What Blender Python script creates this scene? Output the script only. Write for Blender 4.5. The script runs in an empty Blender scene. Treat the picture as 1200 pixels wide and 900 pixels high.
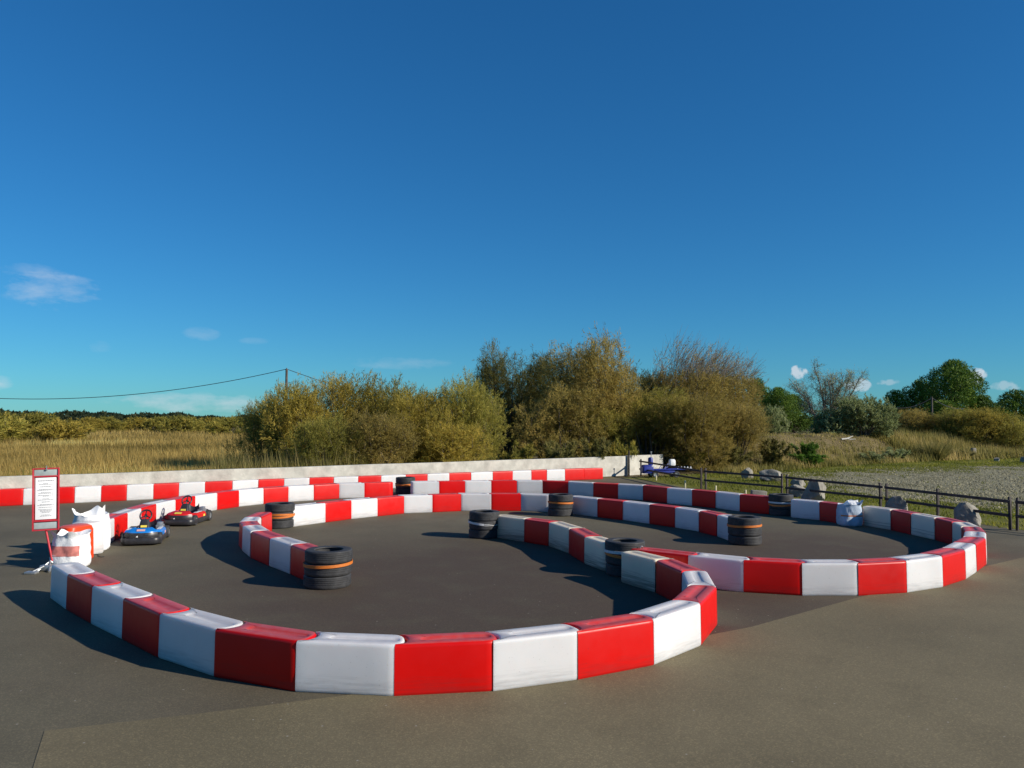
import bpy, bmesh, math, random
import numpy as np
from mathutils import Vector, Matrix, noise

R = math.radians
sc = bpy.context.scene
col = sc.collection

# ------------------------------------------------------------------ camera
CAM_R = np.array([[0.99999, -0.00023, 0.00529], [0.0053, 0.04349, -0.99904], [0.0, 0.99905, 0.04349]])
CAM_H = 2.451
F_PX = 927.9
U = 0.45                                   # height of one barrier block in metres


def ray(px, py):
    d = CAM_R.T @ np.array([(px - 600) / F_PX, (py - 450) / F_PX, 1.0])
    return d


def G(px, py, z=0.0):
    """surveyed point of the photograph on the level z -> metres"""
    d = ray(px, py)
    t = (z - CAM_H) / d[2]
    return Vector((d[0] * t, d[1] * t, z))


def at(px, py, D):
    """point D metres in front of the camera"""
    d = ray(px, py)
    t = D / d[1]
    return Vector((d[0] * t, D, CAM_H + d[2] * t))


cam_d = bpy.data.cameras.new('camera')
cam = bpy.data.objects.new('camera', cam_d)
col.objects.link(cam)
cam_d.sensor_width = 36
cam_d.lens = F_PX / 1200 * 36
cam_d.clip_start = 0.05
cam_d.clip_end = 3000
r_, dn, fw = CAM_R
cam.matrix_world = Matrix(((r_[0], -dn[0], -fw[0], 0), (r_[1], -dn[1], -fw[1], 0), (r_[2], -dn[2], -fw[2], CAM_H), (0, 0, 0, 1)))
sc.camera = cam

# ------------------------------------------------------------------ helpers


def tag(o, label=None, cat=None, group=None, kind=None):
    if label: o['label'] = label
    if cat: o['category'] = cat
    if group: o['group'] = group
    if kind: o['kind'] = kind
    return o


def empty(name, loc, rz=0.0):
    o = bpy.data.objects.new(name, None)
    o.empty_display_size = 0.1
    col.objects.link(o)
    o.location = loc
    o.rotation_euler = (0, 0, rz)
    return o


def mesh(name, verts, faces, mat=None, parent=None, smooth=None):
    me = bpy.data.meshes.new(name)
    me.from_pydata([tuple(v) for v in verts], [], faces)
    me.update()
    if smooth is not None:
        me.polygons.foreach_set('use_smooth', [True] * len(me.polygons))
        if smooth < 180:
            me.set_sharp_from_angle(angle=R(smooth))
    if mat: me.materials.append(mat)
    o = bpy.data.objects.new(name, me)
    col.objects.link(o)
    if parent: o.parent = parent
    return o


class MB:
    """collects shapes and links them as one mesh object"""

    def __init__(s):
        s.v, s.f = [], []

    def add(s, v, f):
        k = len(s.v)
        s.v += [Vector(p) for p in v]
        s.f += [tuple(i + k for i in q) for q in f]

    def loft(s, rings, cap0=True, cap1=True, closed=True):
        n = len(rings[0]); k = len(s.v)
        for r in rings: s.v += [Vector(p) for p in r]
        m = len(rings)
        for a in range(m - 1):
            for b in range(n if closed else n - 1):
                c = (b + 1) % n
                s.f.append((k + a * n + b, k + a * n + c, k + (a + 1) * n + c, k + (a + 1) * n + b))
        if cap0: s.f.append(tuple(k + i for i in range(n))[::-1])
        if cap1: s.f.append(tuple(k + (m - 1) * n + i for i in range(n)))

    def tube(s, pts, rad, n=6, cap=True):
        pts = [Vector(p) for p in pts]
        rads = rad if isinstance(rad, (list, tuple)) else [rad] * len(pts)
        rings = []
        ref = None
        for i, p in enumerate(pts):
            t = (pts[min(i + 1, len(pts) - 1)] - pts[max(i - 1, 0)]).normalized()
            if ref is None: ref = Vector((0, 0, 1)) if abs(t.z) < .9 else Vector((1, 0, 0))
            x = t.cross(ref).normalized(); y = t.cross(x).normalized()
            ref = x.cross(t) if x.length else ref
            rings.append([p + (x * math.cos(6.2832 * j / n) + y * math.sin(6.2832 * j / n)) * rads[i] for j in range(n)])
        s.loft(rings, cap, cap)

    def box(s, c, size, rot=None, b=0.0):
        x, y, z = [q / 2 for q in size]
        bm = bmesh.new()
        bmesh.ops.create_cube(bm, size=1.0)
        for v in bm.verts: v.co = Vector((v.co.x * 2 * x, v.co.y * 2 * y, v.co.z * 2 * z))
        if b: bmesh.ops.bevel(bm, geom=bm.edges[:], offset=b, segments=2, affect='EDGES', profile=.6)
        M = (rot if rot else Matrix.Identity(3))
        s.add([M @ v.co + Vector(c) for v in bm.verts], [tuple(v.index for v in f.verts) for f in bm.faces] if not b else s._idx(bm))
        bm.free()

    def _idx(s, bm):
        bm.verts.index_update()
        return [tuple(v.index for v in f.verts) for f in bm.faces]

    def lathe(s, prof, n=32, c=(0, 0, 0), closed=False):
        c = Vector(c)
        rings = [[c + Vector((r * math.cos(6.2832 * j / n), r * math.sin(6.2832 * j / n), z)) for j in range(n)] for r, z in prof]
        if closed: rings.append(rings[0])
        s.loft(rings, not closed, not closed)

    def build(s, name, mat, parent=None, smooth=None, loc=None):
        o = mesh(name, s.v, s.f, mat, parent, smooth)
        bm = bmesh.new(); bm.from_mesh(o.data)
        bmesh.ops.recalc_face_normals(bm, faces=bm.faces[:])
        bm.to_mesh(o.data); bm.free()
        if smooth is not None and smooth < 180: o.data.set_sharp_from_angle(angle=R(smooth))
        if loc is not None: o.location = loc
        return o


def copy_tree(o, parent=None):
    c = o.copy()
    col.objects.link(c)
    c.parent = parent
    for ch in [q for q in bpy.data.objects if q.parent == o]:
        copy_tree(ch, c)
    return c


# ------------------------------------------------------------------ materials
def nt(name):
    m = bpy.data.materials.new(name)
    m.use_nodes = True
    t = m.node_tree
    return m, t, t.nodes['Principled BSDF'], t.nodes, t.links


def coords(N, L, scale=(1, 1, 1), kind='Object'):
    tc = N.new('ShaderNodeTexCoord'); mp = N.new('ShaderNodeMapping')
    mp.inputs['Scale'].default_value = scale
    L.new(tc.outputs[kind], mp.inputs['Vector'])
    return mp.outputs['Vector']


def noise_node(N, L, vec, scale, detail=4, rough=.55):
    n = N.new('ShaderNodeTexNoise')
    n.inputs['Scale'].default_value = scale
    n.inputs['Detail'].default_value = detail
    n.inputs['Roughness'].default_value = rough
    L.new(vec, n.inputs['Vector'])
    return n.outputs['Fac']


def ramp(N, L, fac, stops):
    r = N.new('ShaderNodeValToRGB')
    e = r.color_ramp.elements
    while len(e) < len(stops): e.new(.5)
    for q, (p, c) in zip(e, stops):
        q.position = p
        q.color = (*c, 1) if len(c) == 3 else c
    L.new(fac, r.inputs['Fac'])
    return r.outputs['Color']


def mix(N, L, fac, a, b, mode='MIX'):
    m = N.new('ShaderNodeMix'); m.data_type = 'RGBA'; m.blend_type = mode
    for sock, v in ((m.inputs[0], fac), (m.inputs[6], a), (m.inputs[7], b)):
        if isinstance(v, bpy.types.NodeSocket): L.new(v, sock)
        elif isinstance(v, (int, float)): sock.default_value = v
        else: sock.default_value = (*v, 1)
    return m.outputs[2]


def bump(N, L, P, h, strength=.3, dist=.01):
    b = N.new('ShaderNodeBump')
    b.inputs['Strength'].default_value = strength
    b.inputs['Distance'].default_value = dist
    L.new(h, b.inputs['Height']); L.new(b.outputs['Normal'], P.inputs['Normal'])


def plain(name, c, rough=.6, metal=0.0, var=.12, scale=6, bmp=0.0):
    m, t, P, N, L = nt(name)
    v = coords(N, L)
    f = noise_node(N, L, v, scale)
    c2 = tuple(max(0, q * (1 - var * 2)) for q in c); c3 = tuple(q * (1 + var) for q in c)
    L.new(ramp(N, L, f, [(.3, c2), (.7, c3)]), P.inputs['Base Color'])
    P.inputs['Roughness'].default_value = rough
    P.inputs['Metallic'].default_value = metal
    if bmp: bump(N, L, P, noise_node(N, L, v, scale * 6, 5), bmp, .02)
    return m


def plastic(name, c, dirt=0.0, lines=0.0, rough=.36, sun_fade=.1, sss=0.0):
    """moulded polyethylene: faint colour drift, scuffs near the foot where karts rub"""
    m, t, P, N, L = nt(name)
    geo = N.new('ShaderNodeNewGeometry'); oi = N.new('ShaderNodeObjectInfo')
    pos = geo.outputs['Position']
    drift = noise_node(N, L, pos, 1.7, 3)
    base = ramp(N, L, drift, [(.3, tuple(q * (1 - sun_fade) for q in c)), (.7, c)])
    # per block tone
    hsv = N.new('ShaderNodeHueSaturation')
    mr = N.new('ShaderNodeMapRange'); mr.inputs['To Min'].default_value = .9; mr.inputs['To Max'].default_value = 1.04
    L.new(oi.outputs['Random'], mr.inputs['Value']); L.new(mr.outputs[0], hsv.inputs['Value']); L.new(base, hsv.inputs['Color'])
    cur = hsv.outputs['Color']
    sep = N.new('ShaderNodeSeparateXYZ'); L.new(pos, sep.inputs[0])
    # grime: streaks running along the block, stronger near the ground
    mp = N.new('ShaderNodeMapping'); mp.inputs['Scale'].default_value = (1.6, 1.6, 46) if dirt > .4 else (3, 3, 34)
    L.new(pos, mp.inputs['Vector'])
    st = noise_node(N, L, mp.outputs['Vector'], 1.0, 6, .65)
    zr = N.new('ShaderNodeMapRange'); zr.inputs['From Min'].default_value = .0; zr.inputs['From Max'].default_value = .34 if dirt < .4 else .46
    zr.inputs['To Min'].default_value = 1; zr.inputs['To Max'].default_value = 0
    L.new(sep.outputs['Z'], zr.inputs['Value'])
    mu = N.new('ShaderNodeMath'); mu.operation = 'MULTIPLY'; L.new(st, mu.inputs[0]); L.new(zr.outputs[0], mu.inputs[1])
    sel = ramp(N, L, mu.outputs[0], [(.27, (0, 0, 0)), (.55, (1, 1, 1))] if dirt < .4 else [(.24, (0, 0, 0)), (.50, (1, 1, 1))])
    ml = N.new('ShaderNodeMath'); ml.operation = 'MULTIPLY'; L.new(sel, ml.inputs[0]); ml.inputs[1].default_value = .38 + dirt
    cur = mix(N, L, ml.outputs[0], cur, tuple(q * .25 + .02 for q in c))
    # fine specks and small scratches
    sp = noise_node(N, L, pos, 55, 2, .5)
    cur = mix(N, L, ramp(N, L, sp, [(.69, (0, 0, 0)), (.74, (.35, .35, .35))]), cur, tuple(q * .35 + .02 for q in c))
    if lines:
        wz = N.new('ShaderNodeMath'); wz.operation = 'ADD'; nz = noise_node(N, L, pos, .9, 2)
        k = N.new('ShaderNodeMath'); k.operation = 'MULTIPLY'; k.inputs[1].default_value = .10; L.new(nz, k.inputs[0])
        L.new(sep.outputs['Z'], wz.inputs[0]); L.new(k.outputs[0], wz.inputs[1])
        lr = ramp(N, L, wz.outputs[0], [(.128, (0, 0, 0)), (.134, (1, 1, 1)), (.140, (0, 0, 0)), (.186, (0, 0, 0)), (.192, (1, 1, 1)), (.199, (0, 0, 0))])
        kk = N.new('ShaderNodeMath'); kk.operation = 'MULTIPLY'; kk.inputs[1].default_value = lines; L.new(lr, kk.inputs[0])
        cur = mix(N, L, kk.outputs[0], cur, (.05, .045, .04))
    # dull pinkish grey mixed into the flat tops, broken up by noise
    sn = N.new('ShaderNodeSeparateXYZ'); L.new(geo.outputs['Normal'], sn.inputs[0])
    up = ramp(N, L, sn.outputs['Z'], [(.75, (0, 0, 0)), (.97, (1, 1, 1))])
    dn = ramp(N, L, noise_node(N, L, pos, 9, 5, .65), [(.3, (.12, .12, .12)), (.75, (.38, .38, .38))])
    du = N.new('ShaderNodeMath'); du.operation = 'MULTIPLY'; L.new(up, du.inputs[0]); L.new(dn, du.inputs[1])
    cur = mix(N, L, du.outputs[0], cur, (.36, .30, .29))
    L.new(cur, P.inputs['Base Color'])
    rr = N.new('ShaderNodeMapRange'); rr.inputs['To Min'].default_value = rough - .08; rr.inputs['To Max'].default_value = rough + .15
    L.new(noise_node(N, L, pos, 7, 4), rr.inputs['Value']); L.new(rr.outputs[0], P.inputs['Roughness'])
    P.inputs['Specular IOR Level'].default_value = .3
    P.inputs['Subsurface Weight'].default_value = sss
    P.inputs['Subsurface Radius'].default_value = (1.0, .72, .62)
    P.inputs['Subsurface Scale'].default_value = .14
    bump(N, L, P, noise_node(N, L, pos, 3.2, 2), .12, .02)
    return m


def leaf_mat(name, stops, trans=.52, rough=.6):
    m, t, P, N, L = nt(name)
    a = N.new('ShaderNodeAttribute'); a.attribute_name = 'tint'
    oi = N.new('ShaderNodeObjectInfo')
    c = ramp(N, L, a.outputs['Fac'], stops)
    hsv = N.new('ShaderNodeHueSaturation')
    mr = N.new('ShaderNodeMapRange'); mr.inputs['To Min'].default_value = .82; mr.inputs['To Max'].default_value = 1.15
    L.new(oi.outputs['Random'], mr.inputs['Value']); L.new(mr.outputs[0], hsv.inputs['Value'])
    L.new(c, hsv.inputs['Color'])
    L.new(hsv.outputs['Color'], P.inputs['Base Color'])
    P.inputs['Roughness'].default_value = rough
    P.inputs['Specular IOR Level'].default_value = .2
    tr = N.new('ShaderNodeBsdfTranslucent'); L.new(hsv.outputs['Color'], tr.inputs['Color'])
    mx = N.new('ShaderNodeMixShader'); mx.inputs[0].default_value = trans
    L.new(P.outputs[0], mx.inputs[1]); L.new(tr.outputs[0], mx.inputs[2])
    L.new(mx.outputs[0], N['Material Output'].inputs['Surface'])
    return m


def asphalt_mat(name, c, patchy=.22, seed=0.0, worn=False):
    m, t, P, N, L = nt(name)
    geo = N.new('ShaderNodeNewGeometry'); pos = geo.outputs['Position']
    mp = N.new('ShaderNodeMapping'); mp.inputs['Location'].default_value = (seed, seed * 2, 0); L.new(pos, mp.inputs['Vector'])
    p = mp.outputs['Vector']
    big = noise_node(N, L, p, .35, 5, .6)
    a = tuple(q * (1 - patchy) for q in c); b = tuple(q * (1 + patchy) for q in c)
    base = ramp(N, L, big, [(.3, a), (.7, b)])
    if worn:                                             # rubber laid down inside the loops
        for (cx, cy, rad) in ((.1, 11.6, 5.6), (5.6, 14.4, 4.2)):
            ds = N.new('ShaderNodeVectorMath'); ds.operation = 'DISTANCE'; L.new(pos, ds.inputs[0]); ds.inputs[1].default_value = (cx, cy, 0)
            dd = N.new('ShaderNodeMath'); dd.operation = 'MULTIPLY_ADD'; L.new(noise_node(N, L, pos, .8, 4), dd.inputs[0]); dd.inputs[1].default_value = 2.4; L.new(ds.outputs['Value'], dd.inputs[2])
            base = mix(N, L, ramp(N, L, (lambda q: (L.new(dd.outputs[0], q.inputs['Value']), q.outputs[0])[1])(_mr(N, rad - 1.5, rad + 2.2)), [(0, (1, 1, 1)), (1, (0, 0, 0))]), base, (.076, .056, .039))
    # tyre polish: broad darker sweeps
    w = noise_node(N, L, p, 1.6, 3, .5)
    base = mix(N, L, ramp(N, L, w, [(.5, (0, 0, 0)), (.75, (.5, .5, .5))]), base, tuple(q * .78 for q in c))
    # aggregate
    ag = N.new('ShaderNodeTexVoronoi'); ag.inputs['Scale'].default_value = 95; L.new(p, ag.inputs['Vector'])
    sepc = N.new('ShaderNodeSeparateColor'); L.new(ag.outputs['Color'], sepc.inputs[0])
    base = mix(N, L, ramp(N, L, sepc.outputs[0], [(.0, (.75, .75, .75)), (.8, (1.0, 1.0, 1.0)), (1.0, (1.7, 1.65, 1.55))]), base, base)
    mm = N.new('ShaderNodeMix'); mm.data_type = 'RGBA'; mm.blend_type = 'MULTIPLY'; mm.inputs[0].default_value = 1
    L.new(base, mm.inputs[6]); L.new(ramp(N, L, sepc.outputs[0], [(.0, (.82, .82, .82)), (.75, (1, 1, 1)), (.97, (1.35, 1.32, 1.26))]), mm.inputs[7])
    # stray pale grit
    gr = N.new('ShaderNodeTexVoronoi'); gr.inputs['Scale'].default_value = 5; L.new(p, gr.inputs['Vector'])
    spk = ramp(N, L, gr.outputs['Distance'], [(.035, (1, 1, 1)), (.05, (0, 0, 0))])
    out = mix(N, L, spk, mm.outputs[2], (.3, .27, .22))
    L.new(out, P.inputs['Base Color'])
    P.inputs['Roughness'].default_value = .85
    P.inputs['Specular IOR Level'].default_value = .3
    bump(N, L, P, noise_node(N, L, p, 140, 2, .6), .35, .006)
    return m


def _mr(N, a, b):
    q = N.new('ShaderNodeMapRange'); q.inputs['From Min'].default_value = a; q.inputs['From Max'].default_value = b
    return q


def ground_mat(name, stops, s1=.5, s2=14, bmp=.5):
    m, t, P, N, L = nt(name)
    geo = N.new('ShaderNodeNewGeometry'); pos = geo.outputs['Position']
    f1 = noise_node(N, L, pos, s1, 6, .62); f2 = noise_node(N, L, pos, s2, 5, .7)
    ad = N.new('ShaderNodeMath'); ad.operation = 'MULTIPLY_ADD'; L.new(f1, ad.inputs[0]); ad.inputs[1].default_value = .55
    k = N.new('ShaderNodeMath'); k.operation = 'MULTIPLY'; k.inputs[1].default_value = .45; L.new(f2, k.inputs[0])
    L.new(k.outputs[0], ad.inputs[2])
    L.new(ramp(N, L, ad.outputs[0], stops), P.inputs['Base Color'])
    P.inputs['Roughness'].default_value = .95
    P.inputs['Specular IOR Level'].default_value = .15
    bump(N, L, P, f2, bmp, .06)
    return m


M = {}
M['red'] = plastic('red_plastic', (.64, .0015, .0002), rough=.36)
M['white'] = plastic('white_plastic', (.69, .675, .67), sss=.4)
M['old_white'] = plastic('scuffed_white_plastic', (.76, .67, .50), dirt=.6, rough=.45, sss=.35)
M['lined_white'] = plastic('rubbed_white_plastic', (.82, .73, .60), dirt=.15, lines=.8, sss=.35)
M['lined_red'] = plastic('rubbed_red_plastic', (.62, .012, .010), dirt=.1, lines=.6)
M['orange_red'] = plastic('orange_red_plastic', (.85, .06, .01))
M['asphalt'] = asphalt_mat('asphalt', (.122, .106, .068), worn=True)
M['asphalt_pale'] = asphalt_mat('worn_asphalt', (.165, .136, .078), .15, 7.3)
M['concrete'] = plain('concrete', (.50, .48, .42), .9, 0, .14, 3, .5)
M['soil'] = ground_mat('dry_soil', [(.3, (.07, .055, .028)), (.5, (.15, .115, .055)), (.7, (.20, .17, .08))])
M['verge'] = ground_mat('short_turf', [(.32, (.07, .075, .016)), (.5, (.13, .135, .022)), (.66, (.22, .19, .06))], .8, 9)
M['gravel'] = ground_mat('pale_gravel', [(.34, (.07, .072, .03)), (.44, (.16, .15, .09)), (.50, (.25, .235, .155)), (.56, (.19, .18, .115)), (.66, (.38, .355, .25))], .55, 6.5, 1.0)
M['rubber'] = plain('tyre_rubber', (.040, .040, .042), .7, 0, .25, 9, .2)
M['strap_orange'] = plain('orange_webbing', (.58, .16, .02), .55, 0, .1, 40)
M['strap_white'] = plain('grey_white_webbing', (.62, .62, .62), .6, 0, .1, 40)
M['black_plastic'] = plain('black_plastic', (.028, .028, .032), .4, 0, .2, 8)
M['blue_plastic'] = plain('blue_plastic', (.012, .20, .62), .3, 0, .1, 8)
M['navy'] = plain('navy_paint', (.02, .035, .24), .4, 0, .15, 8)
M['kart_red'] = plain('red_bodywork', (.60, .015, .012), .3, 0, .1, 8)
M['sticker'] = plain('white_sticker', (.82, .82, .80), .35, 0, .04, 10)
M['yellow'] = plain('yellow_sticker', (.8, .62, .08), .4, 0, .06, 20)
M['pink'] = plain('pale_pink_sticker', (.75, .42, .38), .4, 0, .06, 20)
M['steel'] = plain('galvanised_steel', (.42, .44, .45), .42, .7, .15, 12)
M['zinc_plate'] = plain('zinc_plate', (.40, .46, .45), .5, .2, .08, 9)
M['brass'] = plain('brass_fitting', (.55, .42, .2), .35, .8, .1, 20)
M['sign_red'] = plain('red_sign_paint', (.52, .03, .045), .45, 0, .08, 10)
M['paper'] = plain('printed_paper', (.88, .88, .88), .7, 0, .02, 5)
M['ink'] = plain('grey_ink', (.22, .22, .24), .8, 0, .1, 30)
M['bag'] = plain('woven_white_sack', (.80, .80, .80), .75, 0, .06, 7, .35)
M['bag_grey'] = plain('sack_lining', (.52, .52, .49), .8, 0, .1, 6, .3)
M['bag_band'] = plain('faded_red_print', (.60, .20, .17), .75, 0, .15, 14)
M['bag_blue'] = plain('pale_blue_sack', (.42, .50, .60), .75, 0, .1, 8, .35)
M['wood'] = plain('dark_stained_wood', (.050, .038, .036), .75, 0, .25, 5, .4)
M['rock'] = plain('limestone', (.27, .25, .21), .92, 0, .22, 3, .9)
M['peg'] = plain('pale_yellow_wood', (.62, .56, .34), .8, 0, .1, 20)
M['pole'] = plain('weathered_pole', (.10, .085, .075), .85, 0, .2, 6)
M['cable'] = plain('black_cable', (.02, .025, .03), .6, 0, .1, 4)
M['bark'] = plain('grey_brown_bark', (.10, .078, .058), .9, 0, .25, 5, .5)
M['bark_pale'] = plain('pale_twigs', (.21, .18, .15), .9, 0, .2, 6)
M['bark_dark'] = plain('dark_twigs', (.055, .045, .04), .9, 0, .2, 6)
M['driftwood'] = plain('bleached_wood', (.60, .57, .50), .85, 0, .1, 6)

M['lf_gold'] = leaf_mat('tamarisk_gold_leaf', [(0, (0.122, 0.1094, 0.0222)), (0.35, (0.3443, 0.2873, 0.0531)), (0.7, (0.5452, 0.4066, 0.0796)), (1, (0.6336, 0.4906, 0.1107))])
M['lf_olive'] = leaf_mat('tamarisk_olive_leaf', [(0, (0.1137, 0.1144, 0.0273)), (0.4, (0.3089, 0.2858, 0.0593)), (0.75, (0.4877, 0.4031, 0.082)), (1, (0.6504, 0.4692, 0.1253))])
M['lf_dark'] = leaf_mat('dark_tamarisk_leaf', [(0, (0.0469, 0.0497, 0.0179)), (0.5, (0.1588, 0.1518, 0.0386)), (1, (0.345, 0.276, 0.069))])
M['lf_brown'] = leaf_mat('rusty_tamarisk_leaf', [(0, (0.1147, 0.0947, 0.0305)), (0.5, (0.3518, 0.2758, 0.071)), (1, (0.5812, 0.4099, 0.1268))])
M['lf_pine'] = leaf_mat('pine_needle', [(0, (0.024, 0.0529, 0.011)), (0.5, (0.108, 0.1898, 0.0198)), (1, (0.252, 0.3335, 0.0418))], .1)
M['lf_silver'] = leaf_mat('silver_green_leaf', [(0, (0.0844, 0.1114, 0.0356)), (0.5, (0.2531, 0.2953, 0.1216)), (1, (0.54, 0.5737, 0.3078))])
M['lf_scrub'] = leaf_mat('scrub_leaf', [(0, (0.0653, 0.0725, 0.0182)), (0.5, (0.2175, 0.203, 0.0588)), (1, (0.435, 0.3625, 0.14))])
M['lf_green'] = leaf_mat('fresh_weed_leaf', [(0, (0.0425, 0.0935, 0.018)), (0.5, (0.1054, 0.2125, 0.027)), (1, (0.204, 0.323, 0.045))])
M['lf_straw'] = leaf_mat('dry_grass_blade', [(0, (0.1594, 0.1251, 0.029)), (0.4, (0.4059, 0.2849, 0.0823)), (0.75, (0.6233, 0.4447, 0.1392)), (1, (0.72, 0.6255, 0.2299))])
M['lf_reed'] = leaf_mat('reed_blade', [(0, (0.092, 0.0986, 0.022)), (0.5, (0.2645, 0.2296, 0.066)), (1, (0.552, 0.4256, 0.176))])
M['lf_turf'] = leaf_mat('turf_blade', [(0, (.06, .08, .010)), (.5, (.17, .19, .022)), (1, (.30, .27, .05))])
M['pebble'] = leaf_mat('pebble_stone', [(0, (0.1, 0.096, 0.0612)), (0.5, (0.26, 0.24, 0.144)), (1, (0.5, 0.4512, 0.288))], 0.0, .9)
M['lf_field_far'] = leaf_mat('far_wood_leaf', [(0, (.016, .030, .014)), (.5, (.040, .058, .026)), (1, (.080, .085, .035))])

# ------------------------------------------------------------------ foliage
def leaf_object(name, base, direc, length, width, tint, mat, parent=None, up=None):
    """one triangle per leaf or plume; base/direc (n,3); length,width,tint (n,)"""
    n = len(base)
    direc = direc / (np.linalg.norm(direc, axis=1, keepdims=True) + 1e-9)
    rnd = np.random.default_rng(n).normal(size=(n, 3))
    side = np.cross(direc, rnd)
    side /= np.linalg.norm(side, axis=1, keepdims=True) + 1e-9
    v = np.empty((n, 3, 3), np.float32)
    v[:, 0] = base - side * (width / 2)[:, None]
    v[:, 1] = base + side * (width / 2)[:, None]
    v[:, 2] = base + direc * length[:, None]
    me = bpy.data.meshes.new(name)
    me.vertices.add(n * 3); me.loops.add(n * 3); me.polygons.add(n)
    me.vertices.foreach_set('co', v.ravel())
    me.loops.foreach_set('vertex_index', np.arange(n * 3, dtype=np.int32))
    me.polygons.foreach_set('loop_start', np.arange(0, n * 3, 3, dtype=np.int32))
    me.polygons.foreach_set('loop_total', np.full(n, 3, np.int32))
    at_ = me.attributes.new('tint', 'FLOAT', 'FACE')
    at_.data.foreach_set('value', np.clip(tint, 0, 1).astype(np.float32))
    me.update(); me.validate()
    me.materials.append(mat)
    o = bpy.data.objects.new(name, me)
    col.objects.link(o)
    if parent: o.parent = parent
    return o


def bushy(name, rng, h, r, leaf, bark, stems=8, subs=9, twigs=8, leaves=20, ll=(.16, .32), lw=(.03, .055), low=.12, lean=(0, 0),
          sweep=0.0, twig_mesh=False, bare_top=0.0, trunk_r=.07, spread=1.0, upward=.55):
    """multi-stemmed shrub or tree: stems, side shoots and twigs that carry feathery plumes. Empty > trunk, crown"""
    root = empty(name, (0, 0, 0))
    mb = MB(); B, D, T = [], [], []
    lean = np.array([lean[0], lean[1], 0.])
    for i in range(stems):
        a = 6.2832 * (i + rng.uniform(-.4, .4)) / stems
        hh = h * rng.uniform(.62, .97); rr = r * rng.uniform(.25, .85) * spread
        end = np.array([rr * math.cos(a), rr * math.sin(a), hh]) + lean * hh / h
        p0 = np.array([.12 * r * math.cos(a), .12 * r * math.sin(a), 0.])
        mid = p0 * .4 + end * .4 + np.array([0, 0, hh * .12]) + rng.normal(0, .06 * r, 3)
        ts = np.linspace(0, 1, 7)
        path = np.array([(1 - t) ** 2 * p0 + 2 * t * (1 - t) * mid + t * t * end for t in ts]) + rng.normal(0, .02 * r, (7, 3)) * np.array([[0]] + [[1]] * 6)
        mb.tube(path, [trunk_r * (1 - .85 * t) + .006 for t in ts], 5)
        clump = rng.uniform(-.16, .16)
        for j in range(subs):
            t = low + (1 - low) * (j + rng.uniform(0, 1)) / subs
            k = min(int(t * 6), 5); f = t * 6 - k
            s0 = path[k] * (1 - f) + path[k + 1] * f
            ax = path[k + 1] - path[k]; ax /= np.linalg.norm(ax)
            out = rng.normal(0, 1, 3); out[2] = abs(out[2]) * .6
            outw = np.array([s0[0], s0[1], 0.]); outw /= np.linalg.norm(outw) + .3
            d = ax * .45 + out * .5 + outw * .45 + np.array([0, 0, upward * .6]) + np.array([sweep, 0, 0])
            d /= np.linalg.norm(d)
            sl = h * rng.uniform(.14, .30) * (1.15 - .55 * t)
            s1 = s0 + d * sl * .55 + rng.normal(0, .03 * h, 3) * .5
            s2 = s1 + (d + np.array([sweep * .6, 0, upward * .5 - .1])) * sl * .5
            for q in (s1, s2): q[2] = max(q[2], .05)
            mb.tube([s0, s1, s2], [.018 * (1 - .6 * t) + .006, .010, .004], 4, False)
            sub_tone = clump + rng.normal(0, .09)
            bare = bare_top > 0 and (s2[2] / h) > 1 - bare_top
            for kx in range(twigs):
                u = rng.uniform(.15, 1)
                b0 = s0 + (s1 - s0) * min(u * 2, 1) if u < .5 else s1 + (s2 - s1) * (u * 2 - 1)
                td = d * .7 + rng.normal(0, .62, 3) + np.array([sweep, 0, upward * .55])
                td /= np.linalg.norm(td)
                tl = h * rng.uniform(.05, .13)
                if twig_mesh or bare:
                    mb.tube([b0, b0 + td * tl * .5 + rng.normal(0, .012 * h, 3), b0 + td * tl * (1.3 if bare else 1)], [.008, .006, .003], 3, False)
                n = leaves if not bare else max(leaves // 5, 1)
                uu = rng.uniform(0, 1, n)
                bb = b0 + td * (uu * tl)[:, None] + rng.normal(0, .016 * h, (n, 3))
                bb[:, 2] = np.maximum(bb[:, 2], .03)
                dd = td * .75 + rng.normal(0, .5, (n, 3)) + np.array([sweep, 0, .18])
                B.append(bb); D.append(dd)
                T.append(np.full(n, .46 + sub_tone + .10 * (b0[2] / h - .5)) + rng.normal(0, .15, n))
    mb.build('trunk', bark, root)
    B = np.concatenate(B); D = np.concatenate(D); T = np.concatenate(T)
    n = len(B)
    leaf_object('crown', B, D, rng.uniform(*ll, n), rng.uniform(*lw, n), T, leaf, root)
    root['h'] = h; root['r'] = r
    return root


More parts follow.
